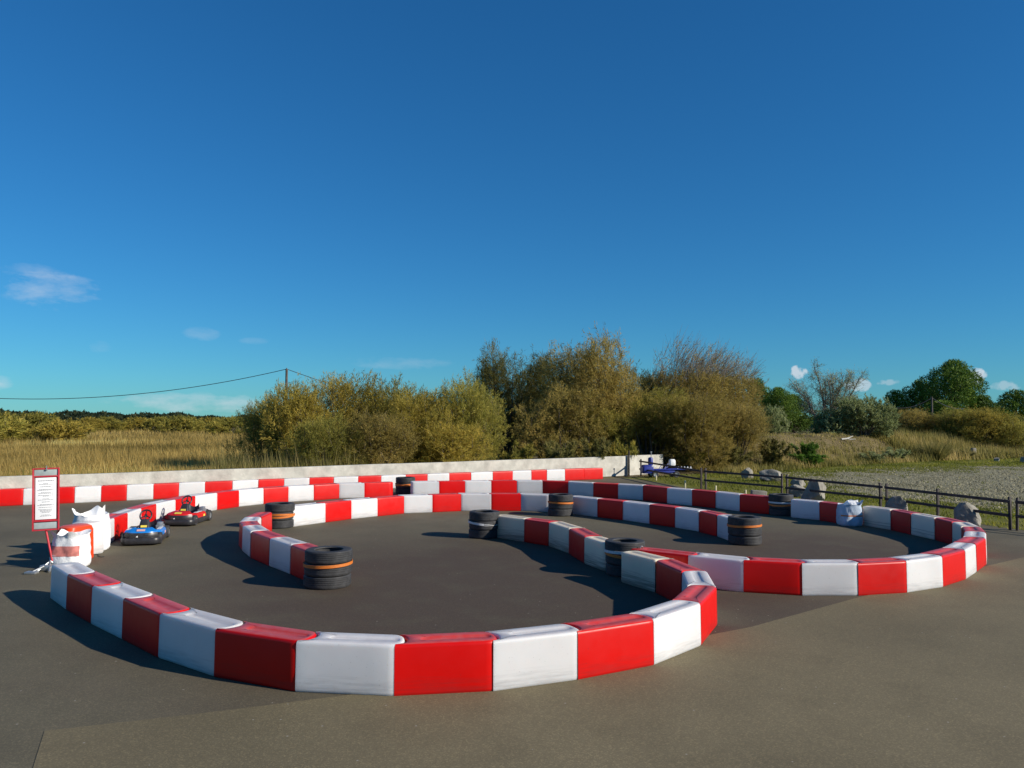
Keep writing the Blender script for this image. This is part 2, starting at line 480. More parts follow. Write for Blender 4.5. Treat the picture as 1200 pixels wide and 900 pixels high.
def plumed(name, rng, h, r, leaf, bark, lobes=15, plumes=130, per=19, ll=(.08, .19), lw=(.018, .034), low=.0, sweep=0.0, bare=0.0, sprays=10, trunk_r=.08, droop=.15, asp=1.0):
    """dense tamarisk: stems carry rounded masses made of soft feathery plumes, thin sprays stand out of the top"""
    root = empty(name, (0, 0, 0))
    mb = MB(); B, D, T = [], [], []
    for i in range(lobes):
        u = (i + .5) / lobes
        a = i * 2.39996 + rng.uniform(-.5, .5)
        rad = r * .82 * math.sqrt(u) * rng.uniform(.8, 1.05)
        topz = h * (1 - .28 * (rad / r) ** 2) * rng.uniform(.80, 1.0)
        lr = r * rng.uniform(.30, .46)
        if i % 3 == 2: topz *= rng.uniform(.45, .72); rad = min(rad * 1.15, r * .8)
        lh = lr * rng.uniform(.95, 1.6) * asp
        cz = max(topz - lh, lh * .55 + low * h)
        c = np.array([rad * math.cos(a) + sweep * topz * .25, rad * math.sin(a) * .9, cz])
        base = np.array([.15 * r * math.cos(a), .15 * r * math.sin(a), 0])
        mid = base * .5 + c * .5 + np.array([0, 0, .1 * h]) + rng.normal(0, .04 * h, 3)
        mb.tube([base, base * .6 + mid * .4, mid, c, c + np.array([sweep * .3, 0, lh * .6])], [trunk_r, trunk_r * .75, trunk_r * .5, .02, .006], 5)
        tone = rng.normal(0, .10)
        n_pl = int(plumes * (lr / (r * .38)) ** 2)
        for k in range(n_pl):
            d = rng.normal(0, 1, 3); d /= np.linalg.norm(d)
            q = rng.uniform(.35, 1.0) ** .55
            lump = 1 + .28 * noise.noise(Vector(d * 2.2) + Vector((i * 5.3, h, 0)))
            b0 = c + d * np.array([lr, lr, lh]) * q * lump
            if b0[2] < .05: b0[2] = rng.uniform(.03, .3)
            isbare = bare > 0 and b0[2] > h * (1 - bare)
            td = d * .55 + np.array([sweep * 1.1, 0, .62]) + rng.normal(0, .38, 3); td /= np.linalg.norm(td)
            tl = h * rng.uniform(.05, .11)
            n = per if not isbare else 2
            if isbare or k % 9 == 0:
                mb.tube([b0 - td * tl * .6, b0 + td * tl * .4, b0 + td * tl * (1.1 if not isbare else 1.6) + np.array([sweep * .08, 0, 0])], [.010, .007, .003], 3, False)
            uu = rng.uniform(-.2, 1, n)
            bb = b0 + td * (uu * tl)[:, None] + rng.normal(0, .010 * h, (n, 3))
            bb[:, 2] = np.maximum(bb[:, 2], .02)
            B.append(bb); D.append(td * .9 + rng.normal(0, .42, (n, 3)) + np.array([sweep * .4, 0, -droop]))
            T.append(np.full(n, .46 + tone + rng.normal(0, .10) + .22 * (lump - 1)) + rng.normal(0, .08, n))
        for k in range(max(1, sprays // lobes + (i % 2))):
            d = np.array([rng.normal(0, .35) + sweep, rng.normal(0, .35), 1.0]); d /= np.linalg.norm(d)
            b0 = c + np.array([rng.normal(0, lr * .4), rng.normal(0, lr * .4), lh * .75])
            ln = h * rng.uniform(.06, .15)
            mb.tube([b0, b0 + d * ln * .5, b0 + d * ln + np.array([sweep * .2, 0, 0])], [.012, .008, .003], 3, False)
            n = 16
            uu = rng.uniform(0, 1, n)
            B.append(b0 + d * (uu * ln)[:, None] + rng.normal(0, .008 * h, (n, 3))); D.append(d * .7 + rng.normal(0, .5, (n, 3))); T.append(rng.normal(.5 + tone, .14, n))
    mb.build('trunk', bark, root)
    B = np.concatenate(B); D = np.concatenate(D); T = np.concatenate(T); n = len(B)
    leaf_object('crown', B, D, rng.uniform(*ll, n), rng.uniform(*lw, n), T, leaf, root)
    root['h'] = h; root['r'] = r
    return root


def pine(name, rng, h, r, clumps=34, per=330, leaf=None, flat=.75, trunk_h=.35, round_=True, ll=(.18, .36), lw=(.07, .13)):
    """stone-pine like tree: trunk, limbs and many rounded needle pads"""
    root = empty(name, (0, 0, 0))
    mb = MB()
    mb.tube([(0, 0, 0), (.1, 0, h * .25), (-.05, .1, h * .5), (.05, 0, h * .8)], [h * .03, h * .025, h * .018, h * .006], 8)
    B, D, T = [], [], []
    for i in range(clumps):
        u = (i + .5) / clumps
        zz = trunk_h + (1 - trunk_h) * (u ** .85)
        prof = math.sin(math.pi * min(1, ((zz - trunk_h) / (1 - trunk_h)) * .82 + .18)) ** .7 if round_ else (1.02 - (zz - trunk_h) / (1 - trunk_h))
        a = i * 2.39996 + rng.uniform(-.4, .4)
        rad = r * prof * rng.uniform(.25, .92)
        cr = r * rng.uniform(.22, .36) * (.65 + .35 * prof)
        c = np.array([rad * math.cos(a), rad * math.sin(a), zz * h - cr * .4])
        mb.tube([(0, 0, max(.15, zz - .16) * h), (c[0] * .55, c[1] * .55, c[2] - cr * .45), tuple(c)], [h * .010, h * .006, .012], 4, False)
        n = int(per * (cr / (r * .29)) ** 2)
        dv = rng.normal(0, 1, (n, 3)); dv /= np.linalg.norm(dv, axis=1, keepdims=True)
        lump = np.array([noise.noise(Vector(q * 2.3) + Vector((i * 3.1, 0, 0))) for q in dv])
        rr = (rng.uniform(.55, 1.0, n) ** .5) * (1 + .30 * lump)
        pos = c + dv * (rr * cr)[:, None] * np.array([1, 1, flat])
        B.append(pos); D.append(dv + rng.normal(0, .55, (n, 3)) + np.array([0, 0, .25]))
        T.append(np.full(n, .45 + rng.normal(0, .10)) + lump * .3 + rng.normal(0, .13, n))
    mb.build('trunk', M['bark'], root)
    B = np.concatenate(B); D = np.concatenate(D); T = np.concatenate(T); n = len(B)
    B[:, 2] = np.maximum(B[:, 2], .1)
    leaf_object('crown', B, D, rng.uniform(*ll, n), rng.uniform(*lw, n), T, leaf or M['lf_pine'], root)
    root['h'] = h; root['r'] = r
    return root


def blades(name, rng, xy, zf, hgt, wid, mat, tint, lean=.25, wind=(-.15, .05), per=4, spread=.10, kind='stuff'):
    """grass: several leaning blades per tuft"""
    n = len(xy)
    xy = np.repeat(xy, per, 0) + rng.normal(0, spread, (n * per, 2))
    hg = np.repeat(hgt, per) * rng.uniform(.55, 1.1, n * per)
    w = np.repeat(wid, per)
    tn = np.repeat(tint, per) + rng.normal(0, .14, n * per)
    z = zf(xy)
    b = np.column_stack([xy, z])
    d = np.column_stack([rng.normal(wind[0], lean, n * per), rng.normal(wind[1], lean, n * per), np.ones(n * per)])
    o = leaf_object(name, b, d, hg, w, tn, mat)
    if kind: o['kind'] = kind
    return o


# ------------------------------------------------------------------ terrain
FX = np.array([6.0, 11.67, 16.17, 23.45, 34.72, 60.0])
FY = np.array([33.5, 37.4, 41.8, 47.4, 53.8, 66.0])
CX = np.array([5.0, 11.0, 13.0, 21.0, 25.0, 33.0, 60.0])
CZ = np.array([.05, .9, 1.55, 1.5, 1.25, .85, .7])


def hz(x, y):
    x = np.asarray(x, float); y = np.asarray(y, float)
    foot = np.interp(x, FX, FY)
    s = np.clip((y - foot) * .80 / 4.2, 0, 1)
    s = s * s * (3 - 2 * s)
    fade = np.clip((x - 6.5) / 5, 0, 1)
    far = 1 - np.clip((y - foot - 26) / 60, 0, 1) * .6
    bumps = .10 * np.sin(x * 1.7 + y * .6) * np.sin(y * 1.3 - x * .4) + .05 * np.sin(x * 4.1) * np.sin(y * 3.7 + 1)
    return (np.interp(x, CX, CZ) * far + bumps) * s * fade


def zf(xy):
    return hz(xy[:, 0], xy[:, 1])


xs = np.concatenate([[-900, -400, -200, -120, -80, -50, -30, -15, -5, 0], np.arange(5, 62, .5), [64, 70, 80, 100, 140, 220, 400, 900]])
ys = np.concatenate([[-300, -100, -40, 0, 15, 25], np.arange(30, 96, .5), [98, 104, 115, 130, 160, 220, 320, 500, 900, 1600]])
XX, YY = np.meshgrid(xs, ys)
ZZ = hz(XX, YY) - .012
nx, ny = len(xs), len(ys)
gv = np.column_stack([XX.ravel(), YY.ravel(), ZZ.ravel()])
gf = [(j * nx + i, j * nx + i + 1, (j + 1) * nx + i + 1, (j + 1) * nx + i) for j in range(ny - 1) for i in range(nx - 1)]
mesh('ground', gv.tolist(), gf, M['soil'], None, 180)['kind'] = 'structure'


def sheet(name, pts, z, mat):
    o = mesh(name, [(p[0], p[1], z) for p in pts], [tuple(range(len(pts)))], mat)
    o['kind'] = 'structure'
    return o


WALL = [Vector((-26.0, 14.25, 0)), Vector((-14.2, 21.75, 0)), G(735.5, 557.3), G(777, 554.2)]
FEN = [G(751, 558), G(823, 573), G(921, 582), G(1036, 598), G(1184, 621)]
FEN[2] = Vector((8.62, 25.2, 0))
fd = (FEN[4] - FEN[3]).normalized()
sheet('asphalt', [(-45, -18), (22, -18), (14.2, 11.0), FEN[4] + Vector((.25, 0, 0)), FEN[3], FEN[2], FEN[1] + Vector((-.3, -.2, 0)), (5.5, 31.5), (4.6, 33.2), WALL[1] , (-45, 2)], 0.0, M['asphalt'])
pp = [G(20, 960), G(52, 857), G(240, 836), G(430, 812)]
pp += [G(700, 770), G(880, 735), G(1000, 702), G(1120, 672), G(1205, 652), (14.0, 12.5), (20, -17), (-3, -17)]
sheet('asphalt_patch', pp, .004, M['asphalt_pale'])
sheet('verge', [(4.6, 33.2), (5.5, 31.5), FEN[1] + Vector((-.3, -.2, 0)), FEN[2], FEN[3], FEN[4] + Vector((.25, 0, 0)), (14.2, 11.0), (15.7, 11.0), G(1200, 603), G(1080, 588), G(985, 577), G(935, 562), G(965, 553.5), G(1060, 548), G(1200, 545), (50, 54), (50, 60.9), (34.7, 53.6), (23.45, 47.2), (16.2, 41.5), (11.67, 37.2), (8, 37.5), (6.6, 34.6)], -.003, M['verge'])
sheet('gravel_lot', [(15.7, 11.0), G(1200, 603), G(1080, 588), G(985, 577), G(935, 562), G(965, 553.5), G(1060, 548), G(1200, 545), (50, 54), (50, 11)], .001, M['gravel'])

# ------------------------------------------------------------------ barrier blocks
W = .78 * U


def curve_block(name, quad, mat, label, group, free0=False, free1=False, slot=True):
    """one moulded block; quad = (P0 left, P0 right, P1 left, P1 right) on the ground"""
    P0l, P0r, P1l, P1r = [Vector((p[0], p[1], 0)) for p in quad]
    org = (P0l + P0r + P1l + P1r) / 4
    Lm = ((P0l + P0r) / 2 - (P1l + P1r) / 2).length
    wid = ((P0l - P0r).length + (P1l - P1r).length) / 2
    s0 = s1 = .25 * wid

    def at_(x, v):                                       # x metres along, v in -1..1 (right..left)
        u = x / Lm
        a = P0r.lerp(P0l, (v + 1) / 2); b = P1r.lerp(P1l, (v + 1) / 2)
        return a + (b - a) * u - org
    a = .055
    eps = .007
    out, inn = [], []
    sw = .30                                             # slot half width in v
    x0 = s0 + .16 * Lm if not free0 else .18 * Lm
    x1 = Lm + s1 * .30
    if free1: x1 = Lm + s1 * .45
    sr = sw * wid / 2
    ns, na = 6, 11
    for i in range(ns):                                  # right side
        t = i / ns
        out.append((eps + (Lm - a - eps) * t, -1)); inn.append((x0 + sr + (x1 - x0 - 2 * sr) * t, -sw))
    for i in range(na):                                  # convex end
        th = -math.pi / 2 + math.pi * i / na
        c, s = math.cos(th), math.sin(th)
        out.append((Lm - a + (a + s1 - eps) * abs(c) ** .8, math.copysign(abs(s) ** .72, s)))
        inn.append((x1 - sr + sr * c, sw * s))
    for i in range(ns):
        t = i / ns
        out.append((Lm - a - (Lm - a - eps) * t, 1)); inn.append((x1 - sr - (x1 - x0 - 2 * sr) * t, sw))
    for i in range(na):                                  # concave end
        v = 1 - 2 * i / na
        th = math.pi / 2 + math.pi * i / na
        if free0: x = a - (a + s0 * .6) * max(0, 1 - abs(v) ** 2.6) if abs(v) < 1 else a
        else: x = eps + s0 * (1 - abs(v) ** 2.0)
        out.append((x, v)); inn.append((x0 + sr + sr * math.cos(th), sw * math.sin(th)))
    O = [at_(*p) for p in out]; I = [at_(*p) for p in inn]
    n = len(O)
    cen = at_(Lm / 2, 0)

    def inset(P, d):
        r = []
        for i in range(n):
            t = (P[(i + 1) % n] - P[i - 1]); t.z = 0; t.normalize()
            r.append(P[i] + Vector((-t.y, t.x, 0)) * d)
        return r
    H = U
    rings = []
    for z, d in ((0, .010), (.012, .0015), (.03, 0), (H - .035, .005), (H - .018, .008), (H - .006, .016), (H, .028)):
        rings.append([p + Vector((0, 0, z)) for p in inset(O, d)])
    mb = MB()
    if slot:
        rings.append([p + Vector((0, 0, H - .001)) for p in inset(I, -.010)])
        rings.append([p + Vector((0, 0, H - .006)) for p in I])
        rings.append([p + Vector((0, 0, H - .016)) for p in inset(I, .020)])
    mb.loft(rings, True, True)
    o = mb.build(name, mat, None, 50, org)
    jr = random.Random(int(org.x * 971 + org.y * 313))
    o.rotation_euler = (R(jr.uniform(-.25, .25)), R(jr.uniform(-.25, .25)), R(jr.uniform(-.7, .7)))
    o.location.z = jr.uniform(-.001, .003)
    tag(o, label, 'barrier block', group)
    return o


def centre_line(F, side):
    """F: ground points of one face; side=+1 if that face is on the left of the run"""
    out = []
    for i in range(len(F)):
        d0 = (F[i] - F[i - 1]).normalized() if i else None
        d1 = (F[i + 1] - F[i]).normalized() if i < len(F) - 1 else None
        d0 = d0 or d1; d1 = d1 or d0
        n0 = Vector((-d0.y, d0.x, 0)); n1 = Vector((-d1.y, d1.x, 0))
        m = (n0 + n1).normalized()
        out.append(F[i] - m * side * (W / 2) / max(.6, m.dot(n0)))
    return out


ORD = ['first', 'second', 'third', 'fourth', 'fifth', 'sixth', 'seventh', 'eighth', 'ninth', 'tenth', 'eleventh', 'twelfth', 'thirteenth', 'fourteenth',
       'fifteenth', 'sixteenth', 'seventeenth', 'eighteenth', 'nineteenth', 'twentieth', 'twenty-first', 'twenty-second', 'twenty-third', 'twenty-fourth', 'twenty-fifth', 'twenty-sixth', 'twenty-seventh', 'twenty-eighth', 'twenty-ninth']


def run(C, colours, words, group, free0=True, free1=True, mats=None, notes=None):
    C = [Vector((c[0], c[1], 0)) for c in C]
    L_, R_ = [], []
    for i in range(len(C)):
        d0 = (C[i] - C[i - 1]).normalized() if i else None
        d1 = (C[i + 1] - C[i]).normalized() if i < len(C) - 1 else None
        d0 = d0 or d1; d1 = d1 or d0
        n0 = Vector((-d0.y, d0.x, 0)); n1 = Vector((-d1.y, d1.x, 0))
        m = (n0 + n1).normalized(); k = (W / 2) / max(.7, m.dot(n0))
        L_.append(C[i] + m * k); R_.append(C[i] - m * k)
    for i, c in enumerate(colours):
        cname = {'r': 'red', 'w': 'white'}[c]
        m = M[cname]
        if mats: m = M[mats(i, c)]
        note = (notes or {}).get(i)
        lab = f'{note + " " if note else ""}{cname} barrier block, {ORD[i]} {words}'
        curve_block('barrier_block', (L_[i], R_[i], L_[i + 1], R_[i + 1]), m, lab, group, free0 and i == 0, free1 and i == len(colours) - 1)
    return C, L_, R_


g0 = lambda L: [G(*p) for p in L]
gz = lambda L: [G(p[0], p[1], U) for p in L]
flat = lambda v: Vector((v.x, v.y, 0))

# near bend
A = g0([(67.5, 698.5), (76.4, 714.4), (106.1, 731.3), (141.7, 749.5), (185.2, 771.5), (250, 793.5), (344.8, 811.3), (460.9, 816.8), (576.7, 810.8), (677, 797.5), (766.7, 780.1), (822, 757.1), (840.4, 734.4)])
CA = centre_line(A, -1)
CA[0] = flat((G(64, 662, U) + G(92.4, 659.3, U)) / 2)
CA[0] = CA[1] + (CA[0] - CA[1]).normalized() * 1.85 * U
CA[-1] = Vector((5.11, 21.38, 0)) * U
CA += [Vector((5.37, 23.42, 0)) * U, Vector((4.9, 25.25, 0)) * U, Vector((4.02, 26.85, 0)) * U]
run(CA, 'wrwrwrwrwrwrwrw', 'from the white sacks along the near bend', 'barrier blocks of the near bend',
    mats=lambda i, c: 'old_white' if i == 14 else {'r': 'red', 'w': 'white'}[c], notes={14: 'scuffed'})
# short scuffed run in the middle (going away from the centre tyre stack)
Bf = g0([(708.7, 670), (684.2, 660.6), (666.1, 648.9), (642.8, 640), (614.2, 635.3), (579.3, 630)])
run(centre_line(Bf, 1), 'wrwrw', 'of the short scuffed middle run counting leftward', 'barrier blocks of the short middle run',
    mats=lambda i, c: 'old_white' if c == 'w' else 'red')
# right loop
Cf = g0([(870.8, 694.2), (939.6, 698.2), (1005.7, 698.4), (1063.2, 695), (1105.6, 688.3), (1132.2, 679.1), (1145.3, 670.6), (1151.7, 662.2)])
c0 = flat(G(805.5, 650.8, U))
cm1 = c0 + (c0 - Cf[0]).normalized() * 1.87 * U + Vector((-.03, .12, 0))
CC = centre_line([cm1, c0] + Cf, -1)
CC[-1] = flat((G(1130.6, 629.4, U) + G(1152.8, 630, U)) / 2)
CC += [flat((G(1132.2, 622.8, U) + G(1154.1, 623.7, U)) / 2), flat((G(1129.8, 617.8, U) + G(1147.5, 617.4, U)) / 2)]
Df = centre_line(g0([(1116.3, 638.9), (1095.6, 632.8), (1067.4, 626.7), (1043.8, 621.3), (1011.7, 616)]), 1)
CC += Df
run(CC, 'rwrwrwrwrwrwrwrw', 'around the right loop counting from the padlocked tyre stack', 'barrier blocks of the right loop',
    mats=lambda i, c: ('lined_white' if c == 'w' else 'lined_red') if i > 10 else {'r': 'red', 'w': 'white'}[c])
# pair between pale sack and tyre stack
run(centre_line(g0([(987.8, 614), (960.5, 610), (928, 606.5)]), 1), 'rw', 'of the pair left of the pale blue sack', 'barrier blocks beside the pale sack',
    mats=lambda i, c: {'r': 'lined_red', 'w': 'white'}[c])
# back row right part, from the right tyre stack leftward
D3 = g0([(902.5, 603), (867.2, 599.5), (838.5, 595.7), (811, 592.8), (781.8, 590), (753.5, 586.3), (724.5, 584.5)])
D3b = [flat(v) for v in gz([(695.5, 566), (666, 564.5), (636, 563.5), (606, 563.2), (576, 563.5), (545.5, 563.8), (515, 564.3), (484.2, 564.5)])]
run(centre_line(D3 + D3b, 1), 'rwrwrwrwrwrwrw', 'of the long back row, leftward from its right tyre stack', 'barrier blocks of the long back row')
# back row left part, curving past the karts
D4 = [flat(v) for v in gz([(460.5, 565), (427.5, 566.2), (398, 566.8), (368.2, 568.5), (338.5, 570), (309.3, 572), (280.7, 574.5), (255, 577.5), (229.5, 581), (206.2, 585.5), (183.7, 590.3), (166.2, 595.5), (150.3, 601), (134.5, 607), (123.5, 612)])]
D4[-1] = D4[-2] + (D4[-1] - D4[-2]).normalized() * 1.7 * U
run(centre_line(D4, 1), 'rwrwrwrwrwrwrw', 'of the left bend behind the karts, from the far stack', 'barrier blocks of the left bend')
# middle row right part
E2 = g0([(852.2, 633.3), (840, 628.9), (818.9, 623.3), (791, 618.4), (761, 614), (730, 609.6), (700.4, 606.2), (668.5, 602)])
E2[0] = E2[1] + (E2[0] - E2[1]).normalized() * 1.75 * U
run(centre_line(E2, 1), 'wrwrwrw', 'of the shaded middle row, leftward from its end stack', 'barrier blocks of the shaded middle row')
E1 = g0([(645, 600.4), (610.7, 598.9), (576, 598.9), (540.7, 598.9), (507, 600.4), (473.8, 601.8), (442.7, 605.1), (412, 608.3), (381.7, 612.4), (343.6, 617.3)])
run(centre_line(E1, 1), 'wrwrwrwrw', 'of the sunlit middle row counting leftward', 'barrier blocks of the sunlit middle row')
# hairpin on the left
Gf = g0([(355.3, 680), (339.3, 673), (315, 663.3), (292.7, 653.7), (283, 645.3)])
Gf[0] = Gf[1] + (Gf[0] - Gf[1]).normalized() * 1.75 * U
CG = centre_line(Gf, 1)
gin = [flat(v) for v in gz([(302, 612), (310.4, 602.4), (325, 598)])]
gtop = flat((G(281.3, 610, U) + G(302, 612, U)) / 2)
dirs = (gin[2] - gin[1]).normalized()
CG += [gtop, flat((G(289, 602.5, U) + gin[1]) / 2), gin[2] + Vector((-dirs.y, dirs.x, 0)) * W / 2]
CG[-2] = CG[-3] + (CG[-2] - CG[-3]).normalized() * 1.5 * U
CG[-1] = CG[-2] + (CG[-1] - CG[-2]).normalized() * 1.8 * U
run(CG, 'rwrwrwr', 'of the hairpin counting from the front tyre stack', 'barrier blocks of the hairpin')
# row along the concrete wall
Rb = g0([(-3.5, 593.6), (26.8, 592), (57, 590.7), (87, 589.5), (118, 588), (148, 586.5), (179, 585)])
Rt = [flat(v) for v in gz([(208.5, 565.5), (238.5, 564.3), (270, 562.9), (299.3, 561.5), (329, 560.3), (358.2, 559.3), (387, 558.5), (416.5, 557.8), (443.8, 557), (473, 556.2), (498.7, 555.3), (524.5, 554.5), (550, 553.6), (575.5, 552.7), (599, 551.9), (620, 551), (638.3, 550.4), (660, 549.7), (683.5, 549), (706, 548.5)])]
allR = Rb + Rt
p0, p1 = allR[0], allR[-1]
dR = (p1 - p0).normalized()
allR = [p0 + dR * (q - p0).dot(dR) + (q - p0 - dR * (q - p0).dot(dR)) * .35 for q in allR]
colsR = ''.join('rw'[i % 2] for i in range(len(allR) - 2)) + 'r'
run(centre_line(allR, -1), colsR, 'along the concrete wall counting from the left', 'barrier blocks along the concrete wall')

# ------------------------------------------------------------------ tyres and straps
def tyre_mesh(r=.325, h=.178, seed=0):
    mb = MB()
    pr = [(r * .60, .02), (r * .62, .006), (r * .84, 0), (r * .955, .006), (r * .992, .022)]
    for k in range(4):
        z = .042 + k * .0285
        pr += [(r, z), (r, z + .017), (r * .975, z + .0195), (r * .975, z + .026)]
    pr += [(r * .992, h - .022), (r * .955, h - .006), (r * .84, h), (r * .62, h - .006), (r * .60, h - .02), (r * .66, h - .03), (r * .70, h / 2), (r * .66, .03)]
    mb.lathe(pr, 44, closed=True)
    return mb


proto_tyre = tyre_mesh().build('tyre', M['rubber'], None, 35)
used_tyre = [False]
WHICH = ['bottom', 'middle', 'top']


def stack(c, words, strap='orange', sc_=1.0, seed=0, zs=0.35):
    rng = random.Random(seed)
    for k in range(3):
        if not used_tyre[0]: o = proto_tyre; used_tyre[0] = True
        else:
            o = proto_tyre.copy(); col.objects.link(o)
        o.location = (c[0] + rng.uniform(-.012, .012), c[1] + rng.uniform(-.012, .012), k * .179 * 1.0)
        o.rotation_euler = (0, 0, rng.uniform(0, 6))
        o.scale = (sc_ * rng.uniform(.985, 1.0), sc_ * rng.uniform(.985, 1.0), 1.0)
        tag(o, f'black tyre, {WHICH[k]} one of the stack {words}', 'tyre', 'tyres stacked at the barrier ends')
    rr = .325 * sc_ * 1.012
    n = 40
    if strap == 'crossed':
        specs = [(1, .03), (1, -.03)]
    elif strap == 'both':
        specs = [(1, .03), (0, -.01)]
    else: specs = [(1 if strap == 'orange' else 0, .012 if strap == 'orange' else .03)]
    for q, (is_or, tilt) in enumerate(specs):
        mb = MB(); rings = []
        for j in range(n):
            t = 6.2832 * j / n
            z = zs + tilt * math.sin(t * (1 if strap != 'crossed' else 1) + seed) + (q * .035 - .02 if strap == 'both' else 0)
            w = .021
            rad = rr + .004 * q
            rings.append([Vector((rad * math.cos(t), rad * math.sin(t), z - w)), Vector(((rad + .006) * math.cos(t), (rad + .006) * math.sin(t), z - w)),
                          Vector(((rad + .006) * math.cos(t), (rad + .006) * math.sin(t), z + w)), Vector((rad * math.cos(t), rad * math.sin(t), z + w))])
        rings.append(rings[0])
        mb.loft(rings, False, False)
        o = mb.build('ratchet_strap', M['strap_orange' if is_or else 'strap_white'], None, 60, (c[0], c[1], 0))
        cn = 'orange' if is_or else 'grey white'
        extra = '' if len(specs) == 1 or strap == 'both' else ('outer crossed ' if q else 'inner crossed ')
        tag(o, f'{extra}{cn} strap round the stack {words}', 'strap', 'straps round the tyre stacks')


def base_c(pxl, pxr, pyb, rad):
    p = G((pxl + pxr) / 2, pyb)
    d = Vector((p.x, p.y, 0)).normalized()
    return p + d * rad


stack(base_c(355.3, 412.7, 692, .335), 'at the hairpin nose nearest the camera', 'orange', 1.06, 1, .335)
stack(base_c(853, 892, 640, .325), 'ending the shaded middle row', 'orange', 1.0, 2, .37)
stack(base_c(311, 343, 620, .32), 'between hairpin and sunlit middle row', 'crossed', 1.0, 3, .28)
stack(Vector((2.78, 45.0, 0)) * U, 'between sunlit and shaded middle rows', 'orange', .97, 4, .33)
stack(base_c(549, 585, 632, .32), 'at the far end of the short scuffed run', 'white', .98, 5, .30)
stack(Vector((4.02, 28.1, 0)) * U, 'in the centre beside the padlock', 'both', .98, 6, .36)
stack(base_c(902.5, 929, 605, .30), 'at the right end of the long back row', 'both', .95, 7, .31)
stack(Vector((-7.62, 57.2, 0)) * U, 'between the back row and left bend', 'crossed', .98, 8, .30)

# ratchet buckle and small metal fittings on the strap at the centre stack
c = Vector((4.02, 28.1, 0)) * U
o = empty('padlock', (c.x + .21, c.y - .29, .40), R(20))
mb = MB(); mb.box((0, 0, 0), (.07, .035, .06), None, .008); mb.build('lock_body', M['brass'], o, 40)
mb = MB(); mb.tube([(-.022, 0, .03)] + [(.022 * -math.cos(t), 0, .06 + .028 * math.sin(t)) for t in np.linspace(0, math.pi, 8)] + [(.022, 0, .03)], .007, 6); mb.build('shackle', M['steel'], o, 60)
mb = MB(); mb.box((.085, .01, -.005), (.06, .05, .07), None, .012); mb.box((.0, .02, -.012), (.20, .012, .03), None, .004); mb.build('buckle', M['steel'], o, 40)
tag(o, 'small metal padlock and buckle fastened beside the centre tyre stack', 'padlock')

# ------------------------------------------------------------------ sacks by the sign
def sack(name, loc, w, h, label, mat, lift=.10, seed=0, band=None, band_z=(.2, .32), open_top=True, lean=(0, 0), corner=4, peaks=None):
    rng = np.random.default_rng(seed)
    root = empty(name, loc)
    n = 48
    rings = []
    zs = [0, .02, .06, .11, .17, .24, .31, .38, .45, .52, .59, .66, .73, .80, .87, .94, 1.0]
    prof = np.interp(zs, [0, .02, .10, .25, .45, .62, .78, .9, 1.0], [.86, .95, 1.02, 1.04, 1.02, 1.0, .97, .94, .90])
    top_i = len(zs) - 1
    ph = rng.uniform(0, 6.28, 6)
    for z, p in zip(zs, prof):
        r = []
        for j in range(n):
            t = 6.2832 * j / n
            sq = (abs(math.cos(t)) ** 3.2 + abs(math.sin(t)) ** 3.2) ** (-1 / 3.2)
            wob = 1 + .025 * math.sin(3 * t + ph[0] + z * 4) + .02 * math.sin(7 * t + ph[1] - z * 7) + .012 * math.sin(13 * t + ph[2] + z * 13)
            q_ = Vector((math.cos(t) * 2.2, math.sin(t) * 2.2, z * 2.4 + seed))
            crease = abs(noise.noise(q_ * 1.4)) * .10 + abs(noise.noise(q_ * 3.1)) * .06
            rad = w / 2 * p * sq * (wob + .05 - crease)
            r.append(Vector((rad * math.cos(t) + lean[0] * z, rad * math.sin(t) + lean[1] * z, z * h)))
        rings.append(r)
    # top: rim with pulled-up corners, folding inward
    def topring(s, zz, amp):
        r = []
        for j in range(n):
            t = 6.2832 * j / n
            k = 0
            for (pt, pa, pw) in peaks:
                dt = (t - pt + math.pi) % (2 * math.pi) - math.pi
                k += pa * math.exp(-(dt / pw) ** 2)
            b = rings[top_i][j]
            out = 1 + .22 * k * amp
            r.append(Vector((b.x * s * out, b.y * s * out, zz + amp * lift * (k + .05 * math.sin(9 * t + ph[3]) + .07 * math.sin(5 * t + ph[4])))))
        return r
    body = rings + [topring(.99, h * 1.03, .55), topring(1.0, h * 1.06, 1.0)]
    mb = MB(); mb.loft(body, True, False)
    mb.loft([topring(.985, h * 1.058, .98), topring(.90, h * 1.00, .5), topring(.72, h * .93, .15), topring(.40, h * .96, -.15), topring(.12, h * .92, .1)], False, True)
    mb.build('sack_body', mat, root, 180)
    if band:
        bm_ = MB()
        br = []
        for z in np.linspace(band_z[0], band_z[1], 5):
            k = 0
            while zs[k + 1] < z: k += 1
            f = (z - zs[k]) / (zs[k + 1] - zs[k])
            r0 = [rings[k][j].lerp(rings[k + 1][j], f) for j in range(n)]
            br.append([Vector((p.x * 1.012, p.y * 1.012, p.z)) for p in r0[band[1]:band[2]]])
        bm_.loft(br, False, False, False)
        bm_.build('printed_band', band[0], root, 180)
    tag(root, label, 'sack', 'sandbags and sacks on the barriers')
    return root


